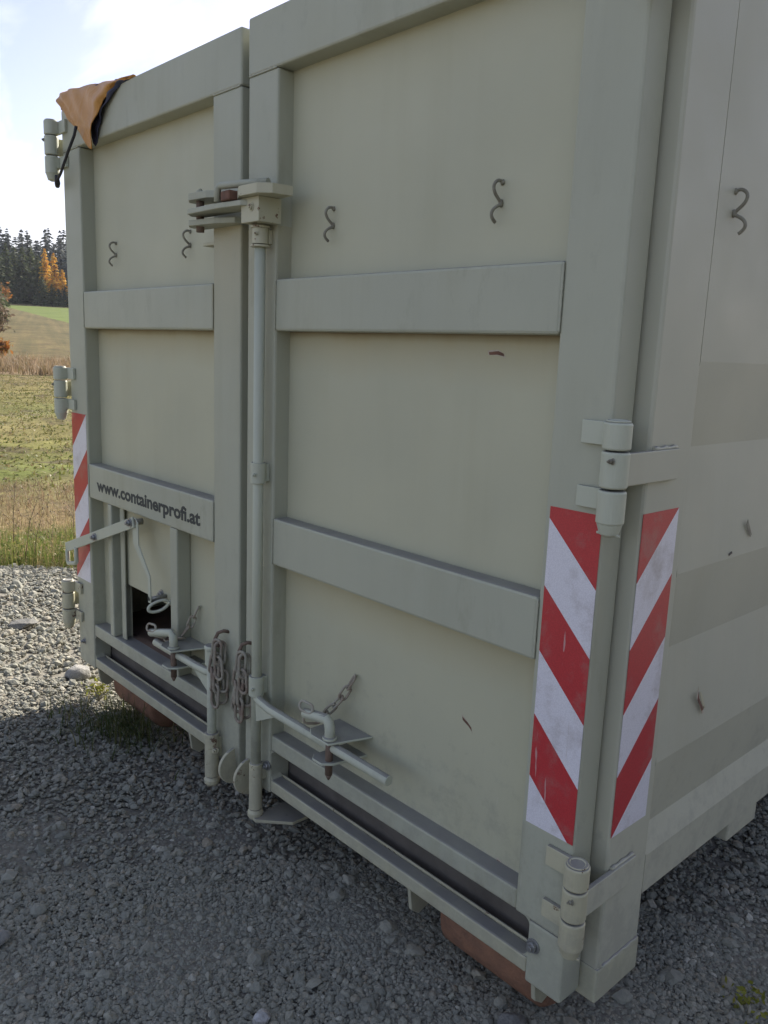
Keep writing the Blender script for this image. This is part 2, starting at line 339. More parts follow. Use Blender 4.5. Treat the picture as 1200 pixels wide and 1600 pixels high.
def fz(x, y):
    s_ = S_of(x, y); return ground_z(x, y) - 0.02 * (s_ < 7.3) + (0.05 * np.sin(1.9 * s_ + np.sin(0.8 * x)) + 0.04 * np.sin(3.1 * x + 1.3 * y)) * sst(9, 14, s_) * (1 - sst(42, 48, s_))
tvf = np.concatenate([np.linspace(-1500, -60, 16), np.linspace(-50, -12, 14), np.linspace(-10, 10, 61), np.linspace(12, 50, 14), np.linspace(60, 1500, 16)])
field = sheet('field', np.concatenate([np.linspace(6.95, 14, 40), np.linspace(14.3, 60, 140), np.linspace(62, 220, 40), np.linspace(230, 1500, 30)]), tvf, fz, M['field'])

# ------------------------------------------------------------------ the roll-off container
ROOT = thing('roll_off_container', (-1.13, 0.0, -0.49), 'large pale olive grey steel container with double doors and red and white warning strips', 'container')
# -- body
b = MB()
b.box(0.045, 0.1585, 0.086, 0.256, -0.404, 1.885)
obj('corner_post', b, 'side', ROOT, 0.007)
b = MB(); b.box(0.030, 0.1615, 0.083, 0.259, -0.4075, -0.322)
sh = obj('post_shoe', b, 'sill', ROOT, 0.006)
b = MB(); b.tube([(0.160, 0.10 + 0.012*k, -0.320 + 0.0012*math.sin(k*2.1)) for k in range(13)], [0.0035 + 0.0012*math.sin(k*1.7) for k in range(13)], 8)
obj('weld_bead', b, 'side', ROOT)
b = MB(); b.box(-2.4585, -2.345, 0.086, 0.256, -0.404, 1.885); obj('corner_post', b, 'side', ROOT, 0.007)
LEN = 5.6
prof = [(0.1565, -0.212), (0.1565, -0.115)]
for zt in (0.115, 0.555, 1.005):
    zb = zt - 0.168 - (0.01 if zt > 0.3 else -0.005)
    prof += [(0.1375, zb), (0.1565, zt)]
prof += [(0.1565, 1.74)]
inner = [(0.06, 1.74), (0.06, -0.212)]
b = MB(); b.prism([(x, z) for x, z in prof + inner], 'y', 0.2565, LEN); obj('side_wall', b, 'side', ROOT)
b = MB(); b.box(0.04, 0.166, 0.2565, LEN, 1.741, 1.885); obj('top_rail', b, 'side', ROOT, 0.008)
prof2 = [(-2.30 - x, z) for x, z in prof + inner]
b = MB(); b.prism(prof2, 'y', 0.2565, LEN); obj('side_wall', b, 'side', ROOT)
b = MB(); b.box(-2.466, -2.34, 0.2565, LEN, 1.741, 1.885); obj('top_rail', b, 'side', ROOT, 0.008)
b = MB(); b.box(-2.36, 0.06, LEN, LEN + 0.06, -0.21, 1.88); obj('front_wall', b, 'side', ROOT, 0.005)
b = MB(); b.box(-2.36, 0.06, 0.094, LEN, -0.205, -0.185); obj('floor', b, 'floor', ROOT)
b = MB(); b.box(-2.344, 0.044, 0.0765, 0.0815, -0.372, -0.206); b.box(-2.344, 0.044, 0.0815, 0.135, -0.222, -0.206); obj('cross_member', b, 'dark', ROOT, 0.002)
b = MB()
for xx in (-1.75, -0.55): b.box(xx - 0.05, xx + 0.05, 0.36, LEN, -0.37, -0.206)
for yy in np.arange(0.8, LEN, 0.8): b.box(-2.33, 0.055, yy, yy + 0.06, -0.30, -0.207)
obj('underframe', b, 'dark', ROOT, 0.003)
b = MB(); b.box(0.066, 0.150, 0.72, 0.90, -0.275, -0.2125); obj('support_block', b, 'side', ROOT, 0.004)
for (x0, x1) in ((-0.300, 0.018), (-2.24, -1.90)):
    b = MB(); zc, yc, rr = -0.446, 0.176, 0.112
    prof_ = [(0.03, 0), (rr - 0.012, 0), (rr, 0.012), (rr, x1 - x0 - 0.012), (rr - 0.012, x1 - x0), (0.03, x1 - x0)]
    seg = 40; rings = [[b.bm.verts.new((x0 + t, yc + r_ * math.cos(2*PI*k/seg), zc + r_ * math.sin(2*PI*k/seg))) for k in range(seg)] for r_, t in prof_]
    for a_, c_ in zip(rings, rings[1:]):
        for k in range(seg): b._f([a_[k], a_[(k+1) % seg], c_[(k+1) % seg], c_[k]], True)
    b._f(rings[0]); b._f(rings[-1][::-1])
    ro = obj('roller', b, 'roller', ROOT)
    b = MB()
    for xa in (x0 - 0.040, x1 + 0.012): obj('roller_bracket', MB().prism([(0.100, -0.225), (0.28, -0.225), (0.26, -0.44), (0.215, -0.495), (0.135, -0.495), (0.095, -0.44)], 'x', xa, xa + 0.014), 'sill', ROOT, 0.002)
for xa in (-0.365, 0.036, -2.275, -1.50):
    b = MB(); b.prism([(0.012, -0.372), (0.084, -0.372), (0.084, -0.45), (0.05, -0.462), (0.022, -0.44)], 'x', xa, xa + 0.012)
    obj('stop_plate', b, 'sill', ROOT, 0.002)

# -- doors
DR = obj('door', MB().box(-0.972, -0.012, 0.003, 0.074, -0.2300, -0.1780), 'frame', ROOT, 0.006)   # lower rail; the rest of the frame joins this mesh below
def door_frame(o, parts):
    b = MB(); b.bm.from_mesh(o.data)
    for p in parts: b.box(*p)
    b.bm.to_mesh(o.data); b.bm.free()
door_frame(DR, [(-1.113, -0.9725, 0.0, 0.075, -0.375, 1.731), (-0.0120, 0.124, 0.0, 0.075, -0.2302, 1.731), (0.0280, 0.124, 0.0, 0.075, -0.386, -0.2304), (-1.114, 0.125, -0.0008, 0.0758, 1.732, 1.881)])
DL = obj('door', MB().box(-2.266, -1.303, 0.003, 0.074, -0.2300, -0.1780), 'frame', ROOT, 0.006)
door_frame(DL, [(-2.422, -2.2665, 0.0, 0.075, -0.378, 1.719), (-1.3025, -1.150, 0.0, 0.075, -0.375, 1.719), (-2.423, -1.149, -0.0008, 0.0758, 1.720, 1.872)])
for d_ in (DR, DL): d_['label'] = 'right-hand door leaf' if d_ is DR else 'left-hand door leaf with a small hatch and lettering'
# sills (bottom angle of each leaf)
for d_, x0, x1 in ((DR, -0.972, 0.028), (DL, -2.266, -1.303)):
    b = MB(); b.box(x0, x1, 0.002, 0.0445, -0.3685, -0.3285); obj('bottom_rail', b, 'sill', d_, 0.005)
    b = MB(); b.box(x0, x1, 0.0447, 0.0475, -0.3685, -0.3225); obj('rail_lip', b, 'worn', d_)
    # rounded corners of the slot
    for xx, sgn in ((x0, 1), (x1, -1)):
        for zz, sz in ((-0.2308, -1), (-0.3280, 1)):
            b = MB(); pts = [(xx, zz)] + [(xx + sgn * 0.018 * (1 - math.sin(t)), zz + sz * 0.018 * (1 - math.cos(t))) for t in [PI/2 * k / 6 for k in range(7)]]
            b.prism(pts, 'y', 0.0045, 0.042); obj('corner_gusset', b, 'frame', d_)
# panels
b = MB(); b.box(-0.980, -0.005, 0.052, 0.058, -0.20, 1.74); obj('panel', b, 'panel', DR)
b = MB(); b.box(-2.275, -1.295, 0.056, 0.062, 0.40, 1.735); b.box(-2.275, -2.030, 0.056, 0.062, -0.20, 0.40); b.box(-1.600, -1.295, 0.056, 0.062, -0.20, 0.40); obj('panel', b, 'panel', DL)
# crossbars
for d_, x0, x1 in ((DR, -0.9722, -0.0125), (DL, -2.2662, -1.3030)):
    for z0, z1 in ((1.046, 1.187), (0.368, 0.509)):
        b = MB(); b.box(x0, x1, -0.0015, 0.051 if d_ is DR else 0.055, z0, z1); obj('crossbar', b, 'frame', d_, 0.007)
def bead(p, q, parent, seed):
    rg_ = random.Random(seed); p, q = Vector(p), Vector(q); n = max(6, int((q - p).length / 0.006)); b = MB()
    b.tube([p.lerp(q, k / n) + Vector((0, rg_.uniform(-0.0004, 0.0004), 0)) for k in range(n + 1)], [0.0020 + 0.0008 * math.sin(k * 2.3) + rg_.uniform(0, 0.0008) for k in range(n + 1)], 7); obj('weld_bead', b, 'frame', parent)
for k, (d_, x0, x1) in enumerate(((DR, -0.9722, -0.0125), (DL, -2.2662, -1.3030))):
    for j, (z0, z1) in enumerate(((1.046, 1.187), (0.368, 0.509))):
        bead((x0, -0.0012, z0 + 0.004), (x0, -0.0012, z1 - 0.004), d_, 10 * k + j); bead((x1, -0.0012, z0 + 0.004), (x1, -0.0012, z1 - 0.004), d_, 10 * k + j + 5)
bead((-1.108, -0.0002, 1.7315), (-0.978, -0.0002, 1.7315), DR, 31); bead((-0.008, -0.0002, 1.7315), (0.119, -0.0002, 1.7315), DR, 32)
bead((-2.417, -0.0002, 1.7195), (-2.272, -0.0002, 1.7195), DL, 33); bead((-1.298, -0.0002, 1.7195), (-1.155, -0.0002, 1.7195), DL, 34)
# small scratches, chips
def chip(pts, axis, at, parent, m='rust', th=0.0006, halo=True):
    if halo and m == 'rust':
        cx = sum(p[0] for p in pts) / len(pts); cz = sum(p[1] for p in pts) / len(pts); n_ = len(pts)
        hp = [(cx + (p[0] - cx) * 1.18 + 0.003 * math.sin(5.1 * i), cz + (p[1] - cz) * 1.35 + 0.002 * math.cos(7.3 * i)) for i, p in enumerate(pts)]
        chip(hp, axis, at, parent, 'pale_chip', th * (0.5 if axis == 'y' else 0.5), False)
    b = MB(); b.prism(pts, axis, at - th, at + (0.0004 if axis == 'y' else th)); return obj('paint_chip', b, m, parent)
chip([(-0.232, 1.008), (-0.205, 1.011), (-0.190, 1.006), (-0.188, 1.000), (-0.207, 1.003), (-0.230, 1.002)], 'y', 0.052, DR)
chip([(-0.245, 0.139), (-0.228, 0.131), (-0.215, 0.121), (-0.213, 0.113), (-0.223, 0.121), (-0.243, 0.131)], 'y', 0.052, DR)
chip([(-0.111, -0.176), (-0.098, -0.178), (-0.094, -0.187), (-0.102, -0.191), (-0.110, -0.185)], 'y', 0.052, DR)
chip([(0.425, 0.243), (0.432, 0.225), (0.452, 0.200), (0.462, 0.188), (0.452, 0.187), (0.440, 0.203), (0.424, 0.222)], 'x', 0.1575, ROOT, 'rust')
chip([(0.432, 0.240), (0.446, 0.212), (0.463, 0.190), (0.470, 0.192), (0.455, 0.215), (0.440, 0.238)], 'x', 0.1572, ROOT, 'worn')
chip([(0.50, 0.562), (0.515, 0.566), (0.512, 0.571), (0.498, 0.567)], 'x', 0.1575, ROOT, 'dark')
chip([(0.575, 0.628), (0.580, 0.640), (0.610, 0.600), (0.604, 0.594)], 'x', 0.1575, ROOT, 'hook')
chip([(0.57, -0.140), (0.60, -0.128), (0.63, -0.121), (0.61, -0.131), (0.58, -0.146)], 'x', 0.148, ROOT, 'stainy', 0.006)

# hinges of the doors
def hinge(xe, sgn, z0, z1, yc, d_):
    xc = xe + sgn * 0.026; b = MB(); L = z1 - z0; r = 0.0265
    za, zb_ = z0 + L * 0.36, z0 + L * 0.73
    def bar(a, c_, top, bot):
        pr = [(0.012, a), (r - 0.003, a), (r, a + 0.003), (r, c_ - 0.003), (r - 0.003, c_), (0.012, c_)]
        b.lathe((xc, yc), pr, 28)
    bar(z0 + 0.004, za - 0.002, 0, 0); bar(za + 0.002, zb_ - 0.0015, 0, 0); bar(zb_ + 0.0015, z1, 0, 0)
    b.lathe((xc, yc), [(0.0225, z1), (0.0225, z1 + 0.003), (0.018, z1 + 0.0045), (0.015, z1 + 0.002), (0.004, z1 + 0.002)], 28)
    # tapered lower end of the pin and its cotter
    b.lathe((xc, yc), [(0.008, z0 - 0.022), (0.018, z0 - 0.016), (0.0245, z0 + 0.005), (0.01, z0 + 0.006)], 24)
    b.tube([(xc - 0.02, yc - 0.01, z0 - 0.014), (xc + 0.022, yc + 0.004, z0 - 0.018)], 0.003, 8)
    for (a, c_) in ((zb_ + 0.006, z1 - 0.002), (z0 + L * 0.13, za - 0.004)):
        xi = xe - sgn * 0.058
        b.box(min(xi, xc), max(xi, xc), -0.0125, -0.0011, a, c_)
        if yc < -0.025: b.box(min(xc, xe), max(xc, xe), yc + 0.005, -0.0126, a + 0.001, c_ - 0.001)
    h = obj('hinge', b, 'worn' if z0 < 0 else 'rod', d_, 0.002, 1)
    # strap from the middle knuckle to the corner post
    b = MB(); a, c_ = za + 0.006, zb_ - 0.004
    xo = 0.1592 if sgn > 0 else -2.4592
    b.box(min(xo, xo + sgn*0.011), max(xo, xo + sgn*0.011), yc + 0.012, 0.186, a, c_)
    obj('hinge_strap', b, 'side', ROOT, 0.002)
    b = MB(); b.tube([(xo + sgn*0.003, 0.095 + 0.011*k, c_ + 0.002 + 0.001*math.sin(k*2)) for k in range(9)], [0.0042 + 0.001*math.sin(k*1.9) for k in range(9)], 8); obj('weld_bead', b, 'side', ROOT)
    b = MB(); b.hexbolt((xc + sgn*0.01, yc + 0.0 - 0.024, zb_ - 0.018), (-0.5*sgn, -1, 0), 0.0045, 0.008); obj('grease_nipple', b, 'hook', h)
for z0, z1 in ((0.693, 0.889), (-0.216, -0.020), (1.632, 1.833)):
    hinge(0.124, 1, z0, z1, -0.020, DR); hinge(-2.422, -1, z0, z1, -0.032, DL)

# warning strips
def clip_poly(poly, f):
    o = []
    for i, p in enumerate(poly):
        q = poly[(i + 1) % len(poly)]; a, c_ = f(p), f(q)
        if a >= 0: o.append(p)
        if (a >= 0) != (c_ >= 0): t = a / (a - c_); o.append((p[0] + t * (q[0] - p[0]), p[1] + t * (q[1] - p[1])))
    return o
def strip(parent, place, W, H, off, seg, slope, label):
    # place(u, v) -> 3-D point on the outer face, u across, v up
    b = MB()
    for k in range(-3, 10):
        lo, hi = off + (k - 1) * seg, off + k * seg           # distance below the top edge at u = 0
        poly = [(0, 0), (W, 0), (W, H), (0, H)]
        poly = clip_poly(poly, lambda p: (H - p[1]) - (lo + slope * p[0]))
        if len(poly) >= 3: poly = clip_poly(poly, lambda p: (hi + slope * p[0]) - (H - p[1]))
        if len(poly) < 3: continue
        b.mi = 0 if k % 2 == 0 else 1
        A = [b.bm.verts.new(place(u, v, 0.0012)) for u, v in poly]; B = [b.bm.verts.new(place(u, v, 0.0002)) for u, v in poly]
        fs = [b._f(A)] + [b._f([A[i], A[(i+1) % len(A)], B[(i+1) % len(A)], B[i]]) for i in range(len(A))]
        bmesh.ops.recalc_face_normals(b.bm, faces=[f for f in fs if f])
    o = obj('warning_strip', b, ['red', 'white'], parent); o['label'] = label; return o
strip(DR, lambda u, v, t: (u + 0.0005, -t, v), 0.1215, 0.705, 0.0244, 0.1425, 1.03, 'red and white striped strip on the right door edge')
strip(DL, lambda u, v, t: (-2.4195 + u, -t, v), 0.140, 0.705, 0.141, 0.141, -1.0, 'red and white striped strip on the left door edge')
strip(ROOT, lambda u, v, t: (0.1585 + t, 0.0865 + u, v), 0.141, 0.705, 0.141, 0.141, -1.0, 'red and white striped strip on the right corner post')

# lettering
fc = bpy.data.curves.new('lettering', 'FONT'); fc.body = 'www.containerprofi.at'; fc.size = 0.072; fc.offset = 0.0024; fc.extrude = 0.0003; fc.resolution_u = 4
fo = bpy.data.objects.new('lettering_source', fc); COL.objects.link(fo)
dg = bpy.context.evaluated_depsgraph_get(); me = bpy.data.meshes.new_from_object(fo.evaluated_get(dg)); bpy.data.objects.remove(fo)
xs = np.array([v.co.x for v in me.vertices]); sx = 0.806 / (xs.max() - xs.min()); x00 = xs.min()
for v in me.vertices: v.co = (-2.190 + (v.co.x - x00) * sx, -0.0019 - v.co.z, 0.4105 + v.co.y * 0.93)
me.name = 'lettering'; me.materials.clear(); obj('lettering', me, 'ink', DL)

# rope hooks: bent wire, standing off the panel
def rope_hook(place, parent):
    pts = [(-0.004, 0.052), (0.016, 0.055), (0.031, 0.046), (0.036, 0.030), (0.028, 0.012), (0.012, -0.004), (0.003, -0.014), (0.010, -0.020), (0.027, -0.030), (0.038, -0.044), (0.038, -0.058), (0.028, -0.070), (0.022, -0.074)]
    P = []
    for i in range(len(pts) - 1):
        for k in range(4):
            t = k / 4; p0 = pts[max(i-1, 0)]; p1 = pts[i]; p2 = pts[i+1]; p3 = pts[min(i+2, len(pts)-1)]
            P.append(tuple(0.5 * (2*p1[j] + (p2[j]-p0[j])*t + (2*p0[j]-5*p1[j]+4*p2[j]-p3[j])*t*t + (3*p1[j]-p0[j]-3*p2[j]+p3[j])*t**3) for j in (0, 1)))
    P.append(pts[-1]); b = MB(); b.tube([place(p[0] * 0.72, p[1] * 0.66) for p in P], 0.0036, 10); b.tube([place(0.0, -0.016), place(0.003, -0.011), place(0.003, -0.006), place(0.0, -0.002)], [0.003, 0.006, 0.0055, 0.003], 8); b.tube([place(-0.001, 0.029), place(0.002, 0.034), place(-0.001, 0.039)], [0.004, 0.006, 0.003], 8); obj('rope_hook', b, 'hook', parent)
for xx, d_, yp in ((-2.085, DL, 0.056), (-1.535, DL, 0.056), (-0.787, DR, 0.052), (-0.222, DR, 0.052)):
    rope_hook(lambda o_, h, xx=xx, yp=yp: (xx - 0.1 * o_, yp - o_, 1.328 + h), d_)
for yy in (0.325, 1.30, 2.30): rope_hook(lambda o_, h, yy=yy: (0.1565 + o_, yy, 1.31 + h), ROOT)

# -- locking bars
XR, XL, YB = -1.003, -1.264, -0.032
b = MB(); b.cyl((XR, YB, -0.445), (XR, YB, 1.27), 0.0155, 24); bar = obj('locking_bar', b, 'rod', DR)
for z0, z1, r in ((0.612, 0.672, 0.0225), (-0.046, 0.016, 0.0235)):
    b = MB(); b.lathe((XR, YB), [(0.0157, z0), (r, z0), (r, z1), (0.0157, z1)], 26); b.box(XR - 0.012, XR + 0.012, YB + 0.02, -0.0002, z0 + 0.004, z1 - 0.004)
    b.hexbolt((XR + 0.010, YB - 0.018, (z0 + z1) / 2 - 0.004), (0.45, -1, 0), 0.0055, 0.009)
    obj('bar_guide', b, 'rod', DR, 0.002, 1)
b = MB(); b.lathe((XR, YB), [(0.0157, -0.425), (0.0205, -0.425), (0.0205, -0.272), (0.0157, -0.270)], 26)
b.lathe((XR, YB), [(0.012, -0.458), (0.021, -0.456), (0.0245, -0.449), (0.0245, -0.437), (0.020, -0.428), (0.012, -0.426)], 26)
b.prism([(XR + 0.01, -0.006), (XR + 0.01, -0.05), (XR + 0.03, -0.052), (XR + 0.115, 0.03), (XR + 0.115, 0.09), (XR, 0.09)], 'z', -0.456, -0.446)
b.box(XR - 0.012, XR + 0.012, YB + 0.016, -0.0002, -0.33, -0.28)
obj('bar_foot', b, 'worn', DR, 0.001, 1)
b = MB(); b.tube([(XR, YB, -0.050), (XR + 0.03, YB - 0.006, -0.056), (XR + 0.09, -0.042, -0.0605), (-0.391, -0.045, -0.062)], 0.0138, 20)
hd = obj('handle', b, 'rod', DR, 0.0015, 1)
b = MB(); b.prism([(XR + 0.012, -0.066), (XR + 0.13, -0.073), (XR + 0.11, -0.078), (XR + 0.016, -0.125)], 'y', -0.044, -0.036); obj('handle_gusset', b, 'rod', DR, 0.001, 1)
# left bar (shorter)
b = MB(); b.cyl((XL, YB, -0.43), (XL, YB, 0.03), 0.0155, 24); obj('locking_bar', b, 'rod', DL)
b = MB(); b.lathe((XL, YB), [(0.0157, -0.030), (0.0215, -0.030), (0.0215, 0.022), (0.0157, 0.023)], 26); b.lathe((XL, YB), [(0.008, 0.038), (0.020, 0.037), (0.0245, 0.032), (0.0245, 0.024), (0.01, 0.0235)], 26)
b.box(XL - 0.012, XL + 0.012, YB + 0.018, -0.0002, -0.028, 0.020); obj('bar_guide', b, 'rod', DL, 0.001, 1)
b = MB(); b.lathe((XL, YB), [(0.0157, -0.425), (0.0235, -0.425), (0.0235, -0.272), (0.0157, -0.270)], 26)
b.lathe((XL, YB), [(0.012, -0.460), (0.021, -0.457), (0.026, -0.449), (0.026, -0.438), (0.020, -0.428), (0.012, -0.426)], 26)
b.hexbolt((XL + 0.024, YB + 0.0, -0.325), (0.6, -1, 0), 0.009, 0.012); b.box(XL - 0.012, XL + 0.012, YB + 0.018, -0.0002, -0.36, -0.29); obj('bar_foot', b, 'worn', DL, 0.001, 1)
b = MB(); b.tube([(XL, YB, -0.060), (XL - 0.03, YB - 0.003, -0.062), (XL - 0.09, -0.038, -0.0625), (-1.640, -0.038, -0.0625)], 0.0138, 20); obj('handle', b, 'rod', DL, 0.0015, 1)
b = MB(); b.prism([(XL - 0.012, -0.070), (XL - 0.10, -0.077), (XL - 0.09, -0.083), (XL - 0.014, -0.125)], 'y', -0.042, -0.034); obj('handle_gusset', b, 'rod', DL, 0.001, 1)
# pin brackets
def bracket(x0, x1, d_, yp):
    b = MB(); w_ = x1 - x0
    b.prism([(x0, yp), (x0 - 0.003, -0.052), (x0 + 0.028, -0.074), (x0 + 0.10 * w_ / 0.14, -0.074), (x1, yp)], 'z', -0.043, -0.037)
    b.prism([(x0 + 0.035, yp), (x0 + 0.028, -0.062), (x0 + 0.045, -0.080), (x0 + 0.085, -0.080), (x0 + 0.105, -0.055), (x0 + 0.125, yp)], 'z', -0.106, -0.099)
    obj('pin_bracket', b, 'rod', d_, 0.0015, 1)
bracket(-0.705, -0.560, DR, 0.0515); bracket(-1.560, -1.420, DL, 0.0555)
# hook plates at the foot of the meeting stiles
for xx, d_ in ((-1.158, DL), (-1.070, DR)):
    b = MB(); pts = []
    for k in range(15):
        t = R(98) + R(172) * k / 14; pts.append((0.0 + 0.066 * math.cos(t) * 1.0 , -0.352 + 0.062 * math.sin(t)))
    pts = [(y - 0.004, z) for y, z in pts] + [(0.058, -0.414), (0.058, -0.376), (-0.003, -0.376)]
    b.prism(pts, 'x', xx - 0.006, xx + 0.006); obj('hook_plate', b, 'worn', d_, 0.0015, 1)
# bolts through the stiles
for x, z, d_, r in ((-2.367, -0.280, DL, 0.010), (0.046, -0.286, DR, 0.012), (-0.984, -0.284, DR, 0.011)):
    b = MB(); b.hexbolt((x, -0.0001, z), (0, -1, 0), r, 0.012); obj('bolt', b, 'zinc', d_)

# -- top latch
b = MB()
b.prism([(-1.352, 0.0), (-1.356, -0.050), (-1.318, -0.074), (-1.230, -0.068), (-1.170, -0.040), (-1.165, -0.0005)], 'z', 1.418, 1.438)
b.prism([(-1.352, 0.0), (-1.356, -0.048), (-1.318, -0.074), (-1.200, -0.058), (-1.135, -0.030), (-1.130, -0.0005)], 'z', 1.346, 1.362)
b.hexbolt((-1.300, -0.045, 1.438), (0, 0, 1), 0.012, 0.010)
obj('latch_jaw', b, 'frame', DL, 0.002, 1)
b = MB(); b.cyl((-1.300, -0.045, 1.330), (-1.300, -0.045, 1.436), 0.012, 14); obj('latch_pin', b, 'pin_rust', DL)
b = MB()
b.prism([(-1.325, -0.062), (-1.290, -0.094), (-1.120, -0.096), (-1.020, -0.086), (-0.985, -0.060), (-0.985, -0.012), (-1.10, -0.020), (-1.30, -0.026)], 'z', 1.374, 1.3885)
obj('latch_arm', b, 'frame', DR, 0.0015, 1)
b = MB()
b.prism([(-1.060, -0.070), (-1.010, -0.098), (-0.925, -0.098), (-0.892, -0.070), (-0.885, -0.010), (-1.000, -0.004), (-1.070, -0.030)], 'z', 1.3945, 1.420)
b.hexbolt((-0.962, -0.045, 1.420), (0, 0, 1), 0.013, 0.007)
b.box(-1.034, -0.950, -0.074, -0.0005, 1.330, 1.394)
b.hexbolt((-0.983, -0.0742, 1.368), (0, -1, 0), 0.008, 0.007)
obj('latch_head', b, 'worn', DR, 0.003, 2)
b = MB(); b.prism([(-1.120, -0.060), (-1.105, -0.096), (-1.055, -0.100), (-1.058, -0.034), (-1.10, -0.030)], 'z', 1.391, 1.417); obj('latch_tip', b, 'rust', DR, 0.003, 1)
b = MB(); b.tube([(-0.955, -0.040, 1.434), (-1.040, -0.062, 1.436), (-1.118, -0.088, 1.434), (-1.127, -0.091, 1.428), (-1.128, -0.091, 1.392)], 0.010, 12); obj('latch_rod', b, 'frame', DR)
b = MB()
b.lathe((XR, YB), [(0.0157, 1.278), (0.022, 1.278), (0.022, 1.320), (0.014, 1.322), (0.014, 1.332)], 26); b.lathe((XR, YB), [(0.014, 1.320), (0.0265, 1.320), (0.0265, 1.326), (0.014, 1.326)], 26)
b.lathe((XR, YB), [(0.0157, 1.270), (0.0265, 1.270), (0.0265, 1.2755), (0.0157, 1.2755)], 26); b.hexbolt((XR + 0.010, YB - 0.018, 1.303), (0.5, -1, 0), 0.005, 0.008); b.box(XR - 0.012, XR + 0.012, YB + 0.02, -0.0002, 1.280, 1.318)
obj('bar_guide', b, 'worn', DR, 0.001, 1)
b = MB(); b.box(-1.372, -1.3032, 0.004, 0.055, 1.300, 1.309); obj('latch_lug', b, 'worn', DL, 0.001, 1)

# -- hatch in the left door
for xa, xb in ((-2.106, -2.072), (-1.600, -1.549)): obj('upright', MB().box(xa, xb, 0.001, 0.056, -0.1779, 0.3679), 'frame', DL, 0.005)
b = MB(); b.box(-2.040, -2.034, 0.022, 0.056, -0.176, 0.367); b.box(-2.034, -2.006, 0.022, 0.028, -0.176, 0.367); b.box(-2.07, -2.041, 0.050, 0.0555, -0.176, 0.367); obj('hatch_guide', b, 'frame', DL, 0.001, 1)
b = MB(); b.box(-2.030, -1.601, 0.038, 0.043, 0.052, 0.372); obj('hatch', b, 'panel', DL, 0.0015, 1)
b = MB(); b.box(-2.030, -1.601, 0.060, 0.092, -0.196, -0.1775); obj('hatch_sill', b, 'floor', DL)
# lever
def flat(p, q, h, y0, y1, b):
    p, q = Vector(p), Vector(q); d = (q - p).normalized(); n = Vector((-d.y, d.x)) * h
    b.prism([tuple(p - n), tuple(q - n), tuple(q + n), tuple(p + n)], 'y', y0, y1)
b = MB(); flat((-2.440, 0.128), (-1.800, 0.352), 0.020, -0.040, -0.032, b)
b.tube([(-2.428, -0.036, 0.122), (-2.428, -0.036, 0.072), (-2.420, -0.036, 0.062), (-2.346, -0.036, 0.078), (-2.336, -0.036, 0.088), (-2.336, -0.036, 0.150)], 0.009, 12)
lev = obj('lever', b, 'rod', DL, 0.0015, 1)
for q in ((-2.135, -0.0401, 0.232), (-1.822, -0.0401, 0.347)): obj('bolt', MB().hexbolt(q, (0, -1, 0), 0.012, 0.013), 'zinc', DL)
obj('lever_spacer', MB().cyl((-2.100, 0.0005, 0.245), (-2.100, -0.0315, 0.245), 0.011, 14), 'hook', DL); obj('lever_spacer', MB().cyl((-1.800, -0.0315, 0.352), (-1.800, -0.002, 0.352), 0.012, 14), 'hook', DL)
b = MB(); b.prism([(-1.826, 0.362), (-1.800, 0.368), (-1.780, 0.354), (-1.777, 0.270), (-1.690, 0.168), (-1.688, 0.070), (-1.707, 0.068), (-1.708, 0.160), (-1.818, 0.268)], 'y', -0.031, -0.026); obj('hatch_link', b, 'rod', DL, 0.0012, 1)
obj('bolt', MB().hexbolt((-1.735, 0.0375, 0.080), (0, -1, 0), 0.013, 0.012), 'zinc', DL); obj('bolt', MB().cyl((-1.700, 0.0375, 0.083), (-1.700, -0.031, 0.083), 0.008, 12), 'zinc', DL)
b = MB(); c0 = Vector((-1.676, -0.006, 0.058)); b.tube([c0 + Vector((0.014 * math.cos(2*PI*k/20), 0.033 * math.cos(2*PI*k/20), 0.019 * math.sin(2*PI*k/20) + 0.010 * math.cos(2*PI*k/20))) for k in range(20)], 0.0062, 10, closed=True)
b.cyl((-1.663, 0.024, 0.067), (-1.655, 0.040, 0.071), 0.007, 12); b.hexbolt((-1.645, 0.0375, 0.074), (-0.2, -1, -0.1), 0.011, 0.012); obj('eye_bolt', b, 'rod', DL)

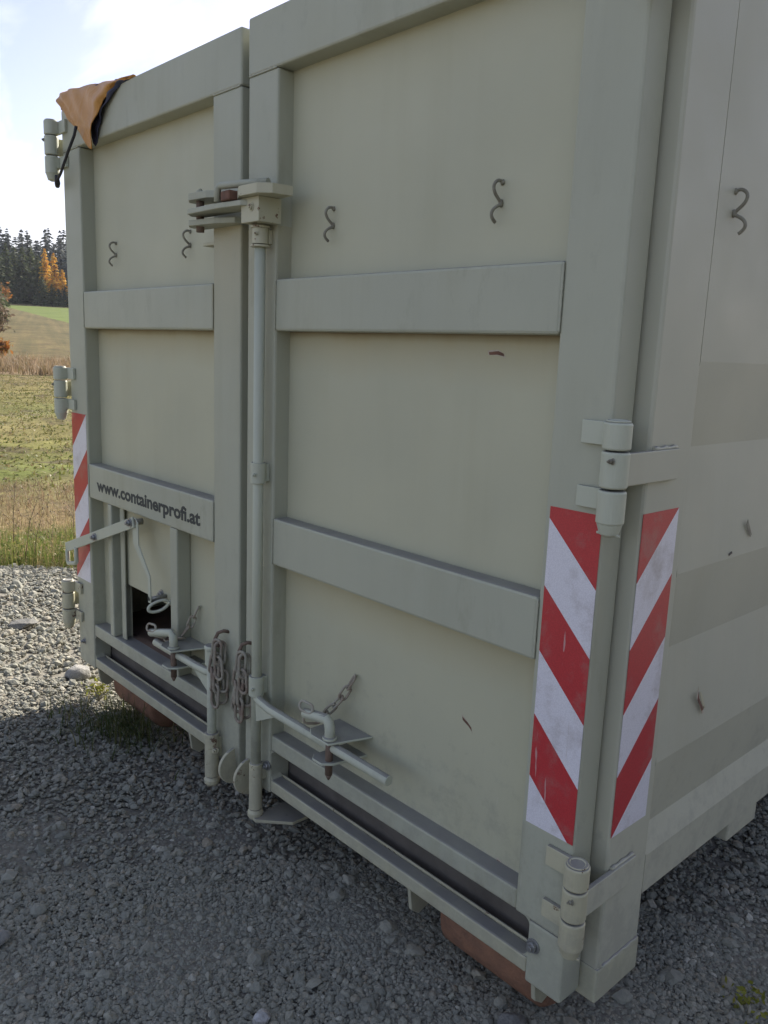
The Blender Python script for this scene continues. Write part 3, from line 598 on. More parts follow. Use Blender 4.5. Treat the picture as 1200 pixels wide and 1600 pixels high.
# -- drop pins with their safety chains
def chain_path(pts, L, W, r, parent, mat):
    # links strung along a polyline
    pts = [Vector(p) for p in pts]; seglen = [(q - p).length for p, q in zip(pts, pts[1:])]; tot = sum(seglen); step = L - 2.2 * r
    n = max(2, int(round(tot / step)))
    for k in range(n):
        t = (k + 0.5) / n * tot; a = 0
        while a < len(seglen) - 1 and t > seglen[a]: t -= seglen[a]; a += 1
        p = pts[a] + (pts[a+1] - pts[a]) * (t / seglen[a]); d = (pts[a+1] - pts[a]).normalized()
        e1 = d.cross(Vector((0.3, 1, 0.2))).normalized(); e2 = d.cross(e1)
        side = e1 * math.cos(0.5 + k * PI/2) + e2 * math.sin(0.5 + k * PI/2)
        obj('link', MB().link(p, d, side, L, W, r), mat, parent)
def drop_pin(px, py, head, chain, ring, label, parentmat='rod'):
    t = thing('drop_pin', (px, py, -0.16), label, 'locking pin', 'locking pins on short chains')
    b = MB(); b.tube([(px, py, -0.140), (px, py, -0.020)], [0.0105, 0.0105], 14); b.tube([(px, py, -0.1401), (px, py, -0.156)], [0.0105, 0.003], 14); obj('pin_shaft', b, 'pin_rust', t)
    b = MB(); hp = Vector(head); top = Vector((px, py, 0.0))
    path = [(px, py, -0.036), (px, py, -0.006), (px - 0.004, py, 0.008), (px - 0.014, py, 0.017)] + [tuple(Vector((px - 0.014, py, 0.017)).lerp(hp, k / 3)) for k in (1, 2, 3)]
    b.tube(path, 0.0142, 18); b.lathe((px, py), [(0.010, -0.0366), (0.020, -0.0362), (0.020, -0.030), (0.014, -0.027)], 18); obj('pin_handle', b, parentmat, t, 0.001, 1)
    d = (hp - top).normalized()
    obj('ring', MB().link(hp + Vector((0.012, -0.004, 0.022)), d, (0, 0.3, 1), 0.052, 0.026, 0.0042), 'chain', t)
    chain_path(chain, 0.046, 0.021, 0.0036, t, 'chain'); return t
drop_pin(-0.622, -0.052, (-0.722, -0.062, 0.006), [(-0.632, 0.040, 0.115), (-0.660, 0.020, 0.050), (-0.700, 0.006, 0.000), (-0.722, -0.010, -0.030), (-0.735, -0.05, -0.022)], None, 'locking pin with a chain through the bracket on the right door')
drop_pin(-1.482, -0.052, (-1.612, -0.070, -0.012), [(-1.478, 0.044, 0.095), (-1.500, 0.024, 0.030), (-1.530, 0.000, -0.024), (-1.570, -0.020, -0.032), (-1.622, -0.050, -0.030)], None, 'locking pin with a chain through the bracket below the open hatch')
# -- bunched chains hanging from bent hooks
def hanging_chain(x, y, z, label, mat):
    t = thing('hanging_chain', (x, y, z - 0.22), label, 'chain', 'chains hung up on the meeting door posts')
    b = MB(); b.tube([(x + 0.012, 0.002, z + 0.030), (x + 0.004, -0.014, z + 0.034), (x - 0.010, -0.026, z + 0.026), (x - 0.014, -0.034, z + 0.006), (x - 0.004, -0.036, z - 0.010), (x + 0.008, -0.034, z - 0.012)], 0.006, 10); obj('hook', b, 'pin_rust', t)
    L, W, r = 0.076, 0.034, 0.0052
    spec = [((0.000, -0.036, -0.030), (0.10, 0.00, 1), (1, 0.4, 0)), ((0.012, -0.032, -0.036), (-0.12, 0.1, 1), (0.3, 1, 0)), ((-0.020, -0.030, -0.080), (0.22, 0.0, 1), (0.4, 1, 0)), ((0.016, -0.040, -0.084), (-0.12, 0.0, 1), (1, 0.2, 0)),
            ((0.000, -0.024, -0.088), (0.05, 0.0, 1), (0.7, -0.7, 0)), ((-0.022, -0.044, -0.132), (0.04, 0.0, 1), (1, -0.5, 0)), ((0.004, -0.032, -0.136), (-0.10, 0.05, 1), (0.2, 1, 0)), ((0.020, -0.026, -0.130), (0.02, 0.0, 1), (0.8, 0.6, 0)),
            ((-0.030, -0.028, -0.170), (0.22, 0.0, 1), (1, 0.6, 0)), ((-0.002, -0.042, -0.184), (0.06, 0.0, 1), (1, 0.1, 0)), ((0.004, -0.022, -0.176), (-0.12, 0.0, 1), (0.4, 1, 0))]
    for i, (p, a, sd) in enumerate(spec):
        obj('link', MB().link((x + p[0], y + p[1], z + p[2]), a, sd, L * (1.0 if i != 9 else 1.1), W, r), mat if i < 7 else 'chain_rusty', t)
    return t
hanging_chain(-1.224, 0.0, 0.060, 'bunch of rusty chain hung on the left door beside the short locking bar', 'chain_rusty')
hanging_chain(-1.082, 0.0, 0.062, 'bunch of rusty chain hung on the right door beside the long locking bar', 'chain_rusty')

# ------------------------------------------------------------------ tarpaulin over the top
TP = thing('tarpaulin', (-1.13, 0.1, 1.88), 'orange tarpaulin pulled over the top left corner with a black cord', 'tarpaulin')
na, nb = 60, 40; V = []; F = []
for i in range(na):
    for j in range(nb):
        x = -2.412 + (2.592) * i / (na - 1); y = -0.004 + 5.5 * (j / (nb - 1)) ** 1.6
        e = np.clip((x + 2.44) / 0.62, 0, 1); z = 1.935 - 0.075 * e ** 1.3 - 0.02 * min(1, y / 0.3) + 0.006 * math.sin(14 * x) * math.cos(9 * y)
        z -= 0.05 * math.exp(-((x + 2.412) / 0.02) ** 2)
        if x > -1.86: z = min(z, 1.862) - 0.03 * (1 - min(1, y / 0.12)) * 0
        if x > -1.95: y = max(y, 0.082)
        if x > -0.1: z = max(z, 1.888)
        V.append((x, y, z))
for i in range(na - 1):
    for j in range(nb - 1): F.append((i*nb + j, (i+1)*nb + j, (i+1)*nb + j + 1, i*nb + j + 1))
top = obj('cover', npmesh('cover', np.array(V), np.array(F), [M['tarp']], True), [], TP)
sol = top.modifiers.new('thick', 'SOLIDIFY'); sol.thickness = 0.003
def flap(name, topl, botl, y0, mat, bulge):
    n, m = 26, 18; V = []; F = []
    def at(pl, t):
        t *= len(pl) - 1; k = min(int(t), len(pl) - 2); f = t - k; return tuple(pl[k][a] + (pl[k+1][a] - pl[k][a]) * f for a in (0, 1))
    for i in range(n):
        t = i / (n - 1); a = at(topl, t); c_ = at(botl, t)
        for j in range(m):
            q = j / (m - 1); x = a[0] + (c_[0] - a[0]) * q; z = a[1] + (c_[1] - a[1]) * q
            y = y0 * (0.25 + 0.75 * q ** 0.6) * (1 - 0.85 * t ** 3) - 0.006 * math.sin(16 * t + 5 * q) * q ** 0.5 * (1 - t) - 0.004 * math.sin(31 * t - 9 * q) - bulge * math.sin(PI * min(1, q * 1.1)) * math.sin(PI * t) - 0.008 * math.sin(9 * t + 3 * q) * q
            V.append((x, y, z))
    for i in range(n - 1):
        for j in range(m - 1): F.append((i*m + j, i*m + j + 1, (i+1)*m + j + 1, (i+1)*m + j))
    o = obj(name, npmesh(name, np.array(V), np.array(F), [M[mat]], True), [], TP); so = o.modifiers.new('thick', 'SOLIDIFY'); so.thickness = 0.003; return o
flap('front_flap', [(-2.410, 1.928), (-2.33, 1.930), (-2.20, 1.914), (-2.05, 1.899), (-1.92, 1.886), (-1.80, 1.8745)],
     [(-2.365, 1.862), (-2.285, 1.810), (-2.195, 1.748), (-2.095, 1.672), (-2.062, 1.765), (-2.00, 1.826), (-1.92, 1.868), (-1.80, 1.874)], -0.030, 'tarp', 0.012)
flap('lining', [(-2.20, 1.905), (-2.05, 1.898), (-1.92, 1.886), (-1.82, 1.875)],
     [(-2.13, 1.74), (-2.098, 1.694), (-2.062, 1.756), (-1.995, 1.814), (-1.90, 1.862), (-1.82, 1.873)], -0.014, 'tarp_in', 0.004)
b = MB(); b.tube([(-2.165, -0.050, 1.765), (-2.180, -0.052, 1.735), (-2.250, -0.048, 1.690), (-2.345, -0.040, 1.628), (-2.395, -0.036, 1.606)], 0.0055, 10)
b.tube([(-2.386, -0.040, 1.622), (-2.402, -0.032, 1.598), (-2.418, -0.026, 1.590)], [0.008, 0.011, 0.009], 10); obj('cord', b, 'black', TP)

# ------------------------------------------------------------------ loose gravel (uncountable)
def ico(sub):
    bm = bmesh.new(); bmesh.ops.create_icosphere(bm, subdivisions=sub, radius=1.0)
    bm.verts.index_update(); v = np.array([x.co[:] for x in bm.verts]); f = np.array([[q.index for q in x.verts] for x in bm.faces]); bm.free(); return v, f
def stone_variants(sub, n, rg):
    v0, f0 = ico(sub); out_ = []
    for k in range(n):
        d = np.ones(len(v0))
        for q in range(7):
            a = rg.normal(size=3); a /= np.linalg.norm(a); d = np.minimum(d, rg.uniform(0.62, 0.95) / np.maximum(v0 @ a, 1e-3) * 1.0) if q < 6 else d
        d *= 1 + 0.10 * rg.normal(size=len(v0)); out_.append(v0 * d[:, None])
    return out_, f0
def scatter(px, py, r, sub, rg, sink=0.25):
    var, f0 = stone_variants(sub, 14, rg); n = len(px); nv = len(var[0]); VV = np.empty((n, nv, 3), np.float32)
    z = ground_z(px, py); k = rg.integers(0, 14, n); A = np.stack(var)[k]
    A = A * np.stack([rg.uniform(0.8, 1.3, n), rg.uniform(0.7, 1.1, n), rg.uniform(0.40, 0.75, n)], -1)[:, None, :]
    a = rg.uniform(0, 2*PI, n); t = rg.normal(0, 0.35, n); t2 = rg.normal(0, 0.35, n)
    ca, sa = np.cos(a), np.sin(a); ct, st = np.cos(t), np.sin(t); c2, s2 = np.cos(t2), np.sin(t2); o1, z1 = np.ones(n), np.zeros(n)
    Rz = np.stack([ca, -sa, z1, sa, ca, z1, z1, z1, o1], -1).reshape(n, 3, 3); Rx = np.stack([o1, z1, z1, z1, ct, -st, z1, st, ct], -1).reshape(n, 3, 3); Ry = np.stack([c2, z1, s2, z1, o1, z1, -s2, z1, c2], -1).reshape(n, 3, 3)
    A = np.einsum('nij,nkj->nki', Rz @ Rx @ Ry, A) * r[:, None, None]
    A[:, :, 0] += px[:, None]; A[:, :, 1] += py[:, None]; A[:, :, 2] += (z - 0.006 + r * (0.36 - sink))[:, None]
    F = (f0[None] + (np.arange(n) * nv)[:, None, None]).reshape(-1, 3); return A.reshape(-1, 3), F
rg = np.random.default_rng(11)
def region(n, x0, x1, y0, y1, test):
    x = rg.uniform(x0, x1, n); y = rg.uniform(y0, y1, n); m = test(x, y); return x[m], y[m]
def cd_(x, y): return np.hypot(x - CAMXY[0], y - CAMXY[1])
def under(x, y): return (x > -2.1) & (x < -0.7) & (y > 0.55)
chunks = []
# near
x, y = region(210000, -1.6, 1.0, -1.3, 1.3, lambda x, y: (cd_(x, y) < 2.3) & (cd_(x, y) > 0.75) & ~under(x, y) & (x < 0.95))
rs = np.clip(rg.lognormal(math.log(0.0046), 0.36, len(x)), 0.0026, 0.0125)
for m_, sub in ((rs < 0.0052, 1), (rs >= 0.0052, 2)): chunks.append(scatter(x[m_], y[m_], rs[m_], sub, rg))
x, y = region(750, -1.8, 1.2, -1.4, 1.6, lambda x, y: (cd_(x, y) < 2.4) & ~under(x, y))
chunks.append(scatter(x, y, np.clip(rg.lognormal(math.log(0.0155), 0.30, len(x)), 0.010, 0.030), 2, rg, 0.20))
x, y = region(8000, -1.8, 1.2, -1.4, 1.6, lambda x, y: (cd_(x, y) < 2.4) & (cd_(x, y) > 0.75) & ~under(x, y))
chunks.append(scatter(x, y, np.clip(rg.lognormal(math.log(0.0082), 0.28, len(x)), 0.006, 0.018), 2, rg, 0.16))
# middle
x, y = region(120000, -3.6, 1.3, -2.2, 2.4, lambda x, y: (cd_(x, y) >= 2.25) & (cd_(x, y) < 3.9) & ~under(x, y) & (x < 0.9))
chunks.append(scatter(x, y, np.clip(rg.lognormal(math.log(0.0072), 0.40, len(x)), 0.004, 0.026), 1, rg))
# far, sunlit
x, y = region(90000, -8.0, -1.5, -3.0, 5.0, lambda x, y: (cd_(x, y) >= 3.8) & (S_of(x, y) < 7.05 + 0.18 * np.sin(3.1 * x + 2 * y)) & ~under(x, y))
chunks.append(scatter(x, y, np.clip(rg.lognormal(math.log(0.0115), 0.42, len(x)), 0.006, 0.045), 1, rg))
VV = np.concatenate([c_[0] for c_ in chunks]); off = np.cumsum([0] + [len(c_[0]) for c_ in chunks])
FF = np.concatenate([c_[1] + o_ for c_, o_ in zip(chunks, off)])
gr = obj('gravel', npmesh('gravel', VV, FF, [M['stone']], False), [], None); tag(gr, 'loose grey crushed stone spread over the yard', 'gravel', kind='stuff')
# single stones that stand out
def big_stone(x, y, r, label, mat, sc=(1.2, 1, 0.7), seed=0):
    rg_ = np.random.default_rng(seed); v0, f0 = ico(4); d = np.ones(len(v0))
    for q in range(14):
        a = rg_.normal(size=3); a /= np.linalg.norm(a); d = np.minimum(d, rg_.uniform(0.6, 0.95) / np.maximum(v0 @ a, 1e-3))
    d = np.minimum(d, 1.05); nz = sum(np.sin(v0 @ rg_.normal(size=3) * f + rg_.uniform(0, 6)) / f for f in (4, 7, 11, 17)); v = v0 * (d * (1 + 0.05 * nz))[:, None] * np.array(sc) * r
    a = rg_.uniform(0, 6); ca, sa = math.cos(a), math.sin(a); v = v @ np.array([[ca, sa, 0], [-sa, ca, 0], [0, 0, 1]])
    o = obj('stone', npmesh('stone', v, f0, [M[mat]], False), [], None); o.location = (x, y, float(ground_z(np.array(x), np.array(y))) + r * 0.22); return tag(o, label, 'stone')
M['rock'] = simple('rock_grey', (0.30, 0.295, 0.275), (0.19, 0.188, 0.178), 25, 0.85, 0.5)
M['rock_dark'] = simple('rock_dark', (0.20, 0.198, 0.185), (0.12, 0.12, 0.112), 25, 0.85, 0.5)
M['quartz'] = simple('quartz', (0.55, 0.55, 0.55), (0.22, 0.21, 0.20), 45, 0.45, 0.5, spec=0.6)
big_stone(-2.70, 0.10, 0.062, 'largest grey stone lying in the sunlit gravel left of the container', 'rock', seed=3)
big_stone(-3.62, 0.16, 0.055, 'low dark stone at the edge of the grass', 'rock_dark', (1.6, 1, 0.5), seed=4)
big_stone(-0.40, -0.42, 0.024, 'small glinting white stone on the shaded gravel', 'quartz', seed=5)
big_stone(-0.012, 0.028, 0.036, 'rounded dark stone against the rusty roller under the right door', 'rock_dark', (1.1, 1, 0.8), seed=6)
big_stone(-1.02, -0.80, 0.030, 'pale grey stone on the shaded gravel in the lower left', 'rock', seed=7)

# ------------------------------------------------------------------ grass, weeds
def blades(px, py, hgt, wid, rg_, lean=0.5, zf=None, segs=3):
    n = len(px); z = (zf or ground_z)(px, py); a = rg_.uniform(0, 2*PI, n); ln = np.abs(rg_.normal(0, lean, n)); b_ = rg_.uniform(0, 2*PI, n)
    V = np.empty((n, 2 * (segs + 1), 3), np.float32)
    for k in range(segs + 1):
        t = k / segs; q = ln * t * t * hgt; zz = z + hgt * (t - 0.35 * np.minimum(ln, 1.2) * t * t) - 0.01
        cx, cy = px + np.cos(a) * q, py + np.sin(a) * q; w_ = wid * (1 - t * 0.9)
        V[:, 2*k] = np.stack([cx - np.cos(b_) * w_, cy - np.sin(b_) * w_, zz], -1); V[:, 2*k+1] = np.stack([cx + np.cos(b_) * w_, cy + np.sin(b_) * w_, zz], -1)
    q = np.array([[2*k, 2*k+1, 2*k+3, 2*k+2] for k in range(segs)]); F = (q[None] + (np.arange(n) * 2 * (segs + 1))[:, None, None]).reshape(-1, 4)
    return V.reshape(-1, 3), F
def leafmat(name, stops):
    s = NT(name); s.base(s.ramp(s.island(), stops)); s.rough(0.6); s.spec(0.25)
    tr = s.n('ShaderNodeBsdfTranslucent'); s.l(s.ramp(s.island(), stops), tr.inputs['Color']); mxs = s.n('ShaderNodeMixShader'); mxs.inputs[0].default_value = 0.35
    s.l(s.b.outputs[0], mxs.inputs[1]); s.l(tr.outputs[0], mxs.inputs[2]); s.l(mxs.outputs[0], s.out.inputs[0]); return s.m
M['verge'] = leafmat('verge_blades', [(0.0, (0.09, 0.135, 0.03)), (0.45, (0.15, 0.19, 0.045)), (0.65, (0.20, 0.205, 0.06)), (0.82, (0.30, 0.235, 0.11)), (1.0, (0.38, 0.30, 0.17))])
M['dryg'] = leafmat('dry_blades', [(0.0, (0.17, 0.13, 0.065)), (0.5, (0.27, 0.20, 0.12)), (0.85, (0.33, 0.245, 0.16)), (1.0, (0.14, 0.13, 0.05))])
M['fieldb'] = leafmat('field_blades', [(0.0, (0.09, 0.12, 0.025)), (0.5, (0.15, 0.155, 0.042)), (0.8, (0.22, 0.18, 0.075)), (1.0, (0.26, 0.2, 0.11))])
def st_xy(n, s0, s1, t0, t1, rg_):
    s_ = rg_.uniform(s0, s1, n); t_ = rg_.uniform(t0, t1, n); return CAMXY[0] + s_ * DIR[0] + t_ * PER[0], CAMXY[1] + s_ * DIR[1] + t_ * PER[1], s_, t_
rg = np.random.default_rng(21)
P_ = []
x, y, s_, t_ = st_xy(34000, 6.72, 8.9, -3.5, 3.0, rg); keep = (s_ > 6.95 + 0.16 * np.sin(4 * t_) + 0.08 * np.sin(11 * t_ + 1)) & (rg.uniform(0, 1, len(x)) < 0.35 + 0.65 * sst(0.2, 0.8, 0.5 + 0.5 * np.sin(2.3 * t_ + 1.7 * s_) * np.sin(3.7 * s_ - t_)))
x, y, s_ = x[keep], y[keep], s_[keep]
P_.append(blades(x, y, rg.uniform(0.05, 0.21, len(x)) * (1.05 - 0.25 * sst(7.4, 8.9, s_)), rg.uniform(0.0022, 0.0055, len(x)), rg, 1.1))
x, y, s_, t_ = st_xy(2600, 6.8, 7.6, -3.5, 3.0, rg); P_.append(blades(x, y, rg.uniform(0.3, 0.55, len(x)), rg.uniform(0.0015, 0.003, len(x)), rg, 0.25))
def join(ps):
    o = np.cumsum([0] + [len(p[0]) for p in ps]); return np.concatenate([p[0] for p in ps]), np.concatenate([p[1] + k for p, k in zip(ps, o)])
x, y, s_, t_ = st_xy(9000, 6.95, 8.3, -3.5, 3.0, rg); zz = ground_z(x, y) + rg.uniform(0.01, 0.20, len(x)); u = rg.normal(size=(len(x), 3)); u /= np.linalg.norm(u, axis=1)[:, None]; v = np.cross(u, rg.normal(size=u.shape)); v /= np.linalg.norm(v, axis=1)[:, None]
pc = np.stack([x, y, zz], -1); sz = rg.uniform(0.010, 0.028, (len(x), 1)); P_.append((np.stack([pc - u*sz, pc + v*sz*0.35, pc + u*sz, pc - v*sz*0.35], 1).reshape(-1, 3), np.arange(4*len(x)).reshape(-1, 4)))
V, F = join(P_); tag(obj('verge_grass', npmesh('verge_grass', V, F, [M['verge']]), [], None), 'unmown green and yellow grass along the edge of the gravel', 'grass', kind='stuff')
x, y, s_, t_ = st_xy(16000, 8.6, 12.6, -5, 4, rg); V, F = blades(x, y, rg.uniform(0.06, 0.22, len(x)), rg.uniform(0.003, 0.006, len(x)), rg, 1.1)
tag(obj('straw_grass', npmesh('straw_grass', V, F, [M['dryg']]), [], None), 'flattened straw coloured grass behind the green verge', 'grass', kind='stuff')
x, y, s_, t_ = st_xy(46000, 12, 46, -9, 8, rg); V, F = blades(x, y, rg.uniform(0.04, 0.10, len(x)), rg.uniform(0.010, 0.03, len(x)), rg, 1.8, fz, 2)
tag(obj('field_grass', npmesh('field_grass', V, F, [M['fieldb']]), [], None), 'short cropped grass over the lower field', 'grass', kind='stuff')
x, y, s_, t_ = st_xy(15000, 46, 58, -12, 10, rg); k = rg.uniform(0, 1, len(x)) < 0.25 + 0.75 * sst(-0.3, 0.5, np.sin(0.9 * s_ + 0.6 * t_) * np.sin(1.4 * t_)); x, y = x[k], y[k]
V, F = blades(x, y, rg.uniform(0.35, 0.85, len(x)), rg.uniform(0.015, 0.04, len(x)), rg, 0.5, None, 2)
tag(obj('tall_dry_grass', npmesh('tall_dry_grass', V, F, [M['dryg']]), [], None), 'strip of tall pinkish dry grass across the middle of the field', 'grass', kind='stuff')

# grass tuft and herb beside the container foot
rg = np.random.default_rng(31)
M['tuft'] = leafmat('tuft_blades', [(0.0, (0.05, 0.075, 0.022)), (0.5, (0.09, 0.115, 0.035)), (0.8, (0.15, 0.15, 0.06)), (1.0, (0.2, 0.17, 0.09))])
n = 420; cx = rg.normal(-2.02, 0.14, n); cy = rg.normal(-0.02, 0.09, n); hh = rg.uniform(0.05, 0.18, n)
V, F = blades(cx, cy, hh, rg.uniform(0.0016, 0.0032, n), rg, 1.0, None, 4)
tag(obj('grass_tuft', npmesh('grass_tuft', V, F, [M['tuft']]), [], None), 'tangled shaded grass tuft in front of the left roller', 'grass tuft')
M['herb'] = leafmat('herb_leaves', [(0.0, (0.16, 0.18, 0.03)), (0.5, (0.24, 0.25, 0.045)), (1.0, (0.32, 0.29, 0.07))])
M['stem'] = simple('pale_stem', (0.40, 0.38, 0.32), (0.3, 0.27, 0.2), 30, 0.7)
M['stem_dark'] = simple('dead_stem', (0.10, 0.075, 0.05), (0.16, 0.12, 0.075), 30, 0.8)
def leaves(c, n, sx, sz, size, rg_):
    p = rg_.normal(size=(n, 3)) * np.array([sx, sx, sz]) + np.array(c); u = rg_.normal(size=(n, 3)); u /= np.linalg.norm(u, axis=1)[:, None]; v = np.cross(u, rg_.normal(size=(n, 3))); v /= np.linalg.norm(v, axis=1)[:, None]
    sz_ = size * rg_.uniform(0.6, 1.4, (n, 1)); V = np.stack([p - u * sz_, p + v * sz_ * 0.5, p + u * sz_, p - v * sz_ * 0.5], 1).reshape(-1, 3); return V, np.arange(4 * n).reshape(n, 4)
def herb(x, y, h, lab, n=110, seed=0):
    z = float(ground_z(np.array(x), np.array(y))); t = thing('herb', (x, y, z), lab, 'plant'); rg_ = np.random.default_rng(seed)
    b = MB()
    for k in range(3): b.tube([(x + 0.01*k, y, z - 0.01), (x + 0.02*k - 0.01, y + 0.005*k, z + h * 0.5), (x + 0.035*k - 0.03, y + 0.012*k, z + h)], [0.005, 0.004, 0.002], 7)
    obj('stem', b, 'stem', t); V, F = leaves((x, y + 0.012, z + h * 1.05), n, 0.026, 0.024, 0.011, rg_); obj('foliage', npmesh('foliage', V, F, [M['herb']]), [], t)
herb(-2.24, 0.20, 0.085, 'sunlit yellow green herb with white stems beside the left container foot', 170, 1)
herb(-2.40, 0.06, 0.035, 'low yellow green herb on the line between sun and shade', 90, 2)
herb(0.325, 0.52, 0.018, 'tiny yellow green weed in the gravel right of the container', 60, 3)
def weed(x, y, h, lab, lean, seed, heads=True, cat='weed'):
    z = float(ground_z(np.array(x), np.array(y))); rg_ = np.random.default_rng(seed); t = thing('dead_weed', (x, y, z), lab, cat); b = MB()
    tip = Vector((x + lean[0] * h, y + lean[1] * h, z + h)); mid = Vector((x + lean[0] * h * 0.35, y + lean[1] * h * 0.35, z + h * 0.55)); b.tube([(x, y, z - 0.01), mid, tip], [0.0035, 0.0026, 0.0012], 6)
    for k in range(9):
        f = rg_.uniform(0.3, 1); p = Vector((x, y, z)).lerp(mid, min(1, f * 2)) if f < 0.5 else mid.lerp(tip, f * 2 - 1); q = p + Vector((rg_.normal() * 0.05, rg_.normal() * 0.05, rg_.uniform(0.0, 0.08))) * (h / 0.5); b.tube([p, q], [0.0014, 0.0008], 5)
        bb = MB(); bmesh.ops.create_icosphere(bb.bm, subdivisions=1, radius=float(rg_.uniform(0.004, 0.008)), matrix=Matrix.Translation(q)); obj('seed_head', bb, 'stem_dark', t)
    obj('stem', b, 'stem_dark', t)
def wxy(s_, az):   # ground point at a distance along a bearing from the standing point
    a = R(az); return CAMXY[0] - s_ * math.sin(a), CAMXY[1] + s_ * math.cos(a)
for i, (s_, az, h, lean, lab) in enumerate(((7.0, 68.15, 0.62, (0.0, 0.0), 'thin upright dead stalk with dark seed heads nearest the container'), (7.1, 71.3, 0.66, (0.10, 0.22), 'branching dead stalk leaning right over the verge grass'), (6.95, 70.75, 0.48, (0.08, 0.20), 'reddish dead stalk leaning right in the middle of the verge'),
        (7.2, 71.95, 0.70, (0.05, 0.05), 'tall grey dead stalk at the left end of the verge'), (7.4, 69.6, 0.40, (-0.05, 0.1), 'short dead stalk behind the green verge grass'))):
    x, y = wxy(s_, az); weed(x, y, h, lab, lean, 40 + i)

# ------------------------------------------------------------------ trees
def spruce_parts(h, rad, seed, dens=1.0, droop=0.35, card=(0.75, 0.34)):
    rg_ = np.random.default_rng(seed); P = []; nl = int(34 * dens)
    V = []; 
    for k in range(nl):
        f = (k + rg_.uniform(0, 1)) / nl; zz = h * (0.04 + 0.95 * f); r = rad * (1 - f) ** 0.68 * rg_.uniform(0.75, 1.15) + 0.10
        nb = int(5 + 9 * (1 - f))
        for q in range(nb):
            a = rg_.uniform(0, 2*PI); rr = r * rg_.uniform(0.7, 1.1); m = max(2, int(rr / 0.45))
            for j in range(m):
                t = (j + 0.6) / m; px, py = math.cos(a) * rr * t, math.sin(a) * rr * t; pz = zz - droop * rr * t * t + 0.05 * rr
                ax = np.array([math.cos(a), math.sin(a), -0.45 + rg_.normal() * 0.25]); ax /= np.linalg.norm(ax); sd = np.cross(ax, [rg_.normal() * 0.5, rg_.normal() * 0.5, 1]); sd /= np.linalg.norm(sd)
                L, W = card[0] * rg_.uniform(0.6, 1.2) * (0.55 + 0.45 * (1 - f)), card[1] * rg_.uniform(0.6, 1.2) * (0.55 + 0.45 * (1 - f)); c_ = np.array([px, py, pz])
                V += [c_ - ax * L * 0.5, c_ + sd * W, c_ + ax * L * 0.55 - np.array([0, 0, 0.12]), c_ - sd * W]
    V = np.array(V); return V, np.arange(len(V)).reshape(-1, 4)
def leafy(name, stops): 
    s = NT(name); c = s.ramp(s.island(), stops); s.base(c); s.rough(0.75); s.spec(0.15)
    tr = s.n('ShaderNodeBsdfTranslucent'); s.l(c, tr.inputs['Color']); ms = s.n('ShaderNodeMixShader'); ms.inputs[0].default_value = 0.25
    s.l(s.b.outputs[0], ms.inputs[1]); s.l(tr.outputs[0], ms.inputs[2]); s.l(ms.outputs[0], s.out.inputs[0]); return s.m
M['spruce'] = leafy('spruce_needles', [(0.0, (0.06, 0.078, 0.038)), (0.5, (0.095, 0.115, 0.052)), (0.85, (0.12, 0.14, 0.06)), (1.0, (0.15, 0.155, 0.07))])
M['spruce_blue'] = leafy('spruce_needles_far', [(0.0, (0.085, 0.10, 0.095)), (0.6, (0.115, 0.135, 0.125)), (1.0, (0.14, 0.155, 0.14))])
M['larch'] = leafy('larch_needles', [(0.0, (0.52, 0.27, 0.03)), (0.5, (0.68, 0.40, 0.05)), (1.0, (0.78, 0.50, 0.09))])
M['bark'] = simple('bark', (0.09, 0.07, 0.055), (0.055, 0.045, 0.036), 6, 0.9, 0.5)
M['brush'] = leafy('bare_brush', [(0.0, (0.14, 0.10, 0.07)), (0.6, (0.22, 0.165, 0.11)), (1.0, (0.10, 0.10, 0.05))])
M['autumn'] = leafy('autumn_leaves', [(0.0, (0.30, 0.12, 0.03)), (0.6, (0.42, 0.19, 0.05)), (1.0, (0.20, 0.17, 0.05))])
def crown_mesh(nm, args, mat): V, F = spruce_parts(*args); return npmesh(nm, V, F, [M[mat]])
def trunk_mesh(h, r):
    b = MB(); b.tube([(0, 0, -0.5), (0.03, 0, h * 0.5), (0, 0, h * 0.97)], [r, r * 0.6, r * 0.08], 8); me = b.mesh('trunk'); me.materials.append(M['bark']); return me
near_m = [crown_mesh('crown', (12.5, 3.1, 50 + k, 1.15, 0.35, (0.95, 0.42)), 'spruce') for k in range(4)]; near_t = trunk_mesh(12.5, 0.2)
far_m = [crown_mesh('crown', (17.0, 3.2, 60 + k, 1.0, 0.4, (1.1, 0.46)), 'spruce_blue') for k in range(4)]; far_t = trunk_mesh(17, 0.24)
lar_m = [crown_mesh('crown', (11.0, 2.1, 70 + k, 1.2, 0.1, (0.75, 0.36)), 'larch') for k in range(3)]; lar_t = trunk_mesh(11, 0.17)
def tree(name, dist_, az, cm, tm, sc, lab, cat, group, rz):
    x, y = wxy(dist_, az); z = float(ground_z(np.array(x), np.array(y)))
    t = bpy.data.objects.new(name, None); COL.objects.link(t); t.location = (x, y, z - 0.1); t.rotation_euler = (0, 0, rz); t.scale = (sc[0], sc[0], sc[1]); tag(t, lab, cat, group)
    for nm, me in (('crown', cm), ('trunk', tm)):
        o = bpy.data.objects.new(nm, me); COL.objects.link(o); o.parent = t
    return t
rr = random.Random(9)
G1, G2 = 'dark spruces of the far wood', 'dark green spruces along the field edge'
az = 56.0; k = 0
while az < 84:
    for row, d0 in enumerate((256, 266, 277, 290)):
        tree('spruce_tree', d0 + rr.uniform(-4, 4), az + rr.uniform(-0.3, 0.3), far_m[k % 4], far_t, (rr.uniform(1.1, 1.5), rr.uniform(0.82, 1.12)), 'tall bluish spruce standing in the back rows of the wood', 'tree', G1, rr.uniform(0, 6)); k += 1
    az += 0.66
lab_n = 'dark green spruce at the front of the wood on the field edge'
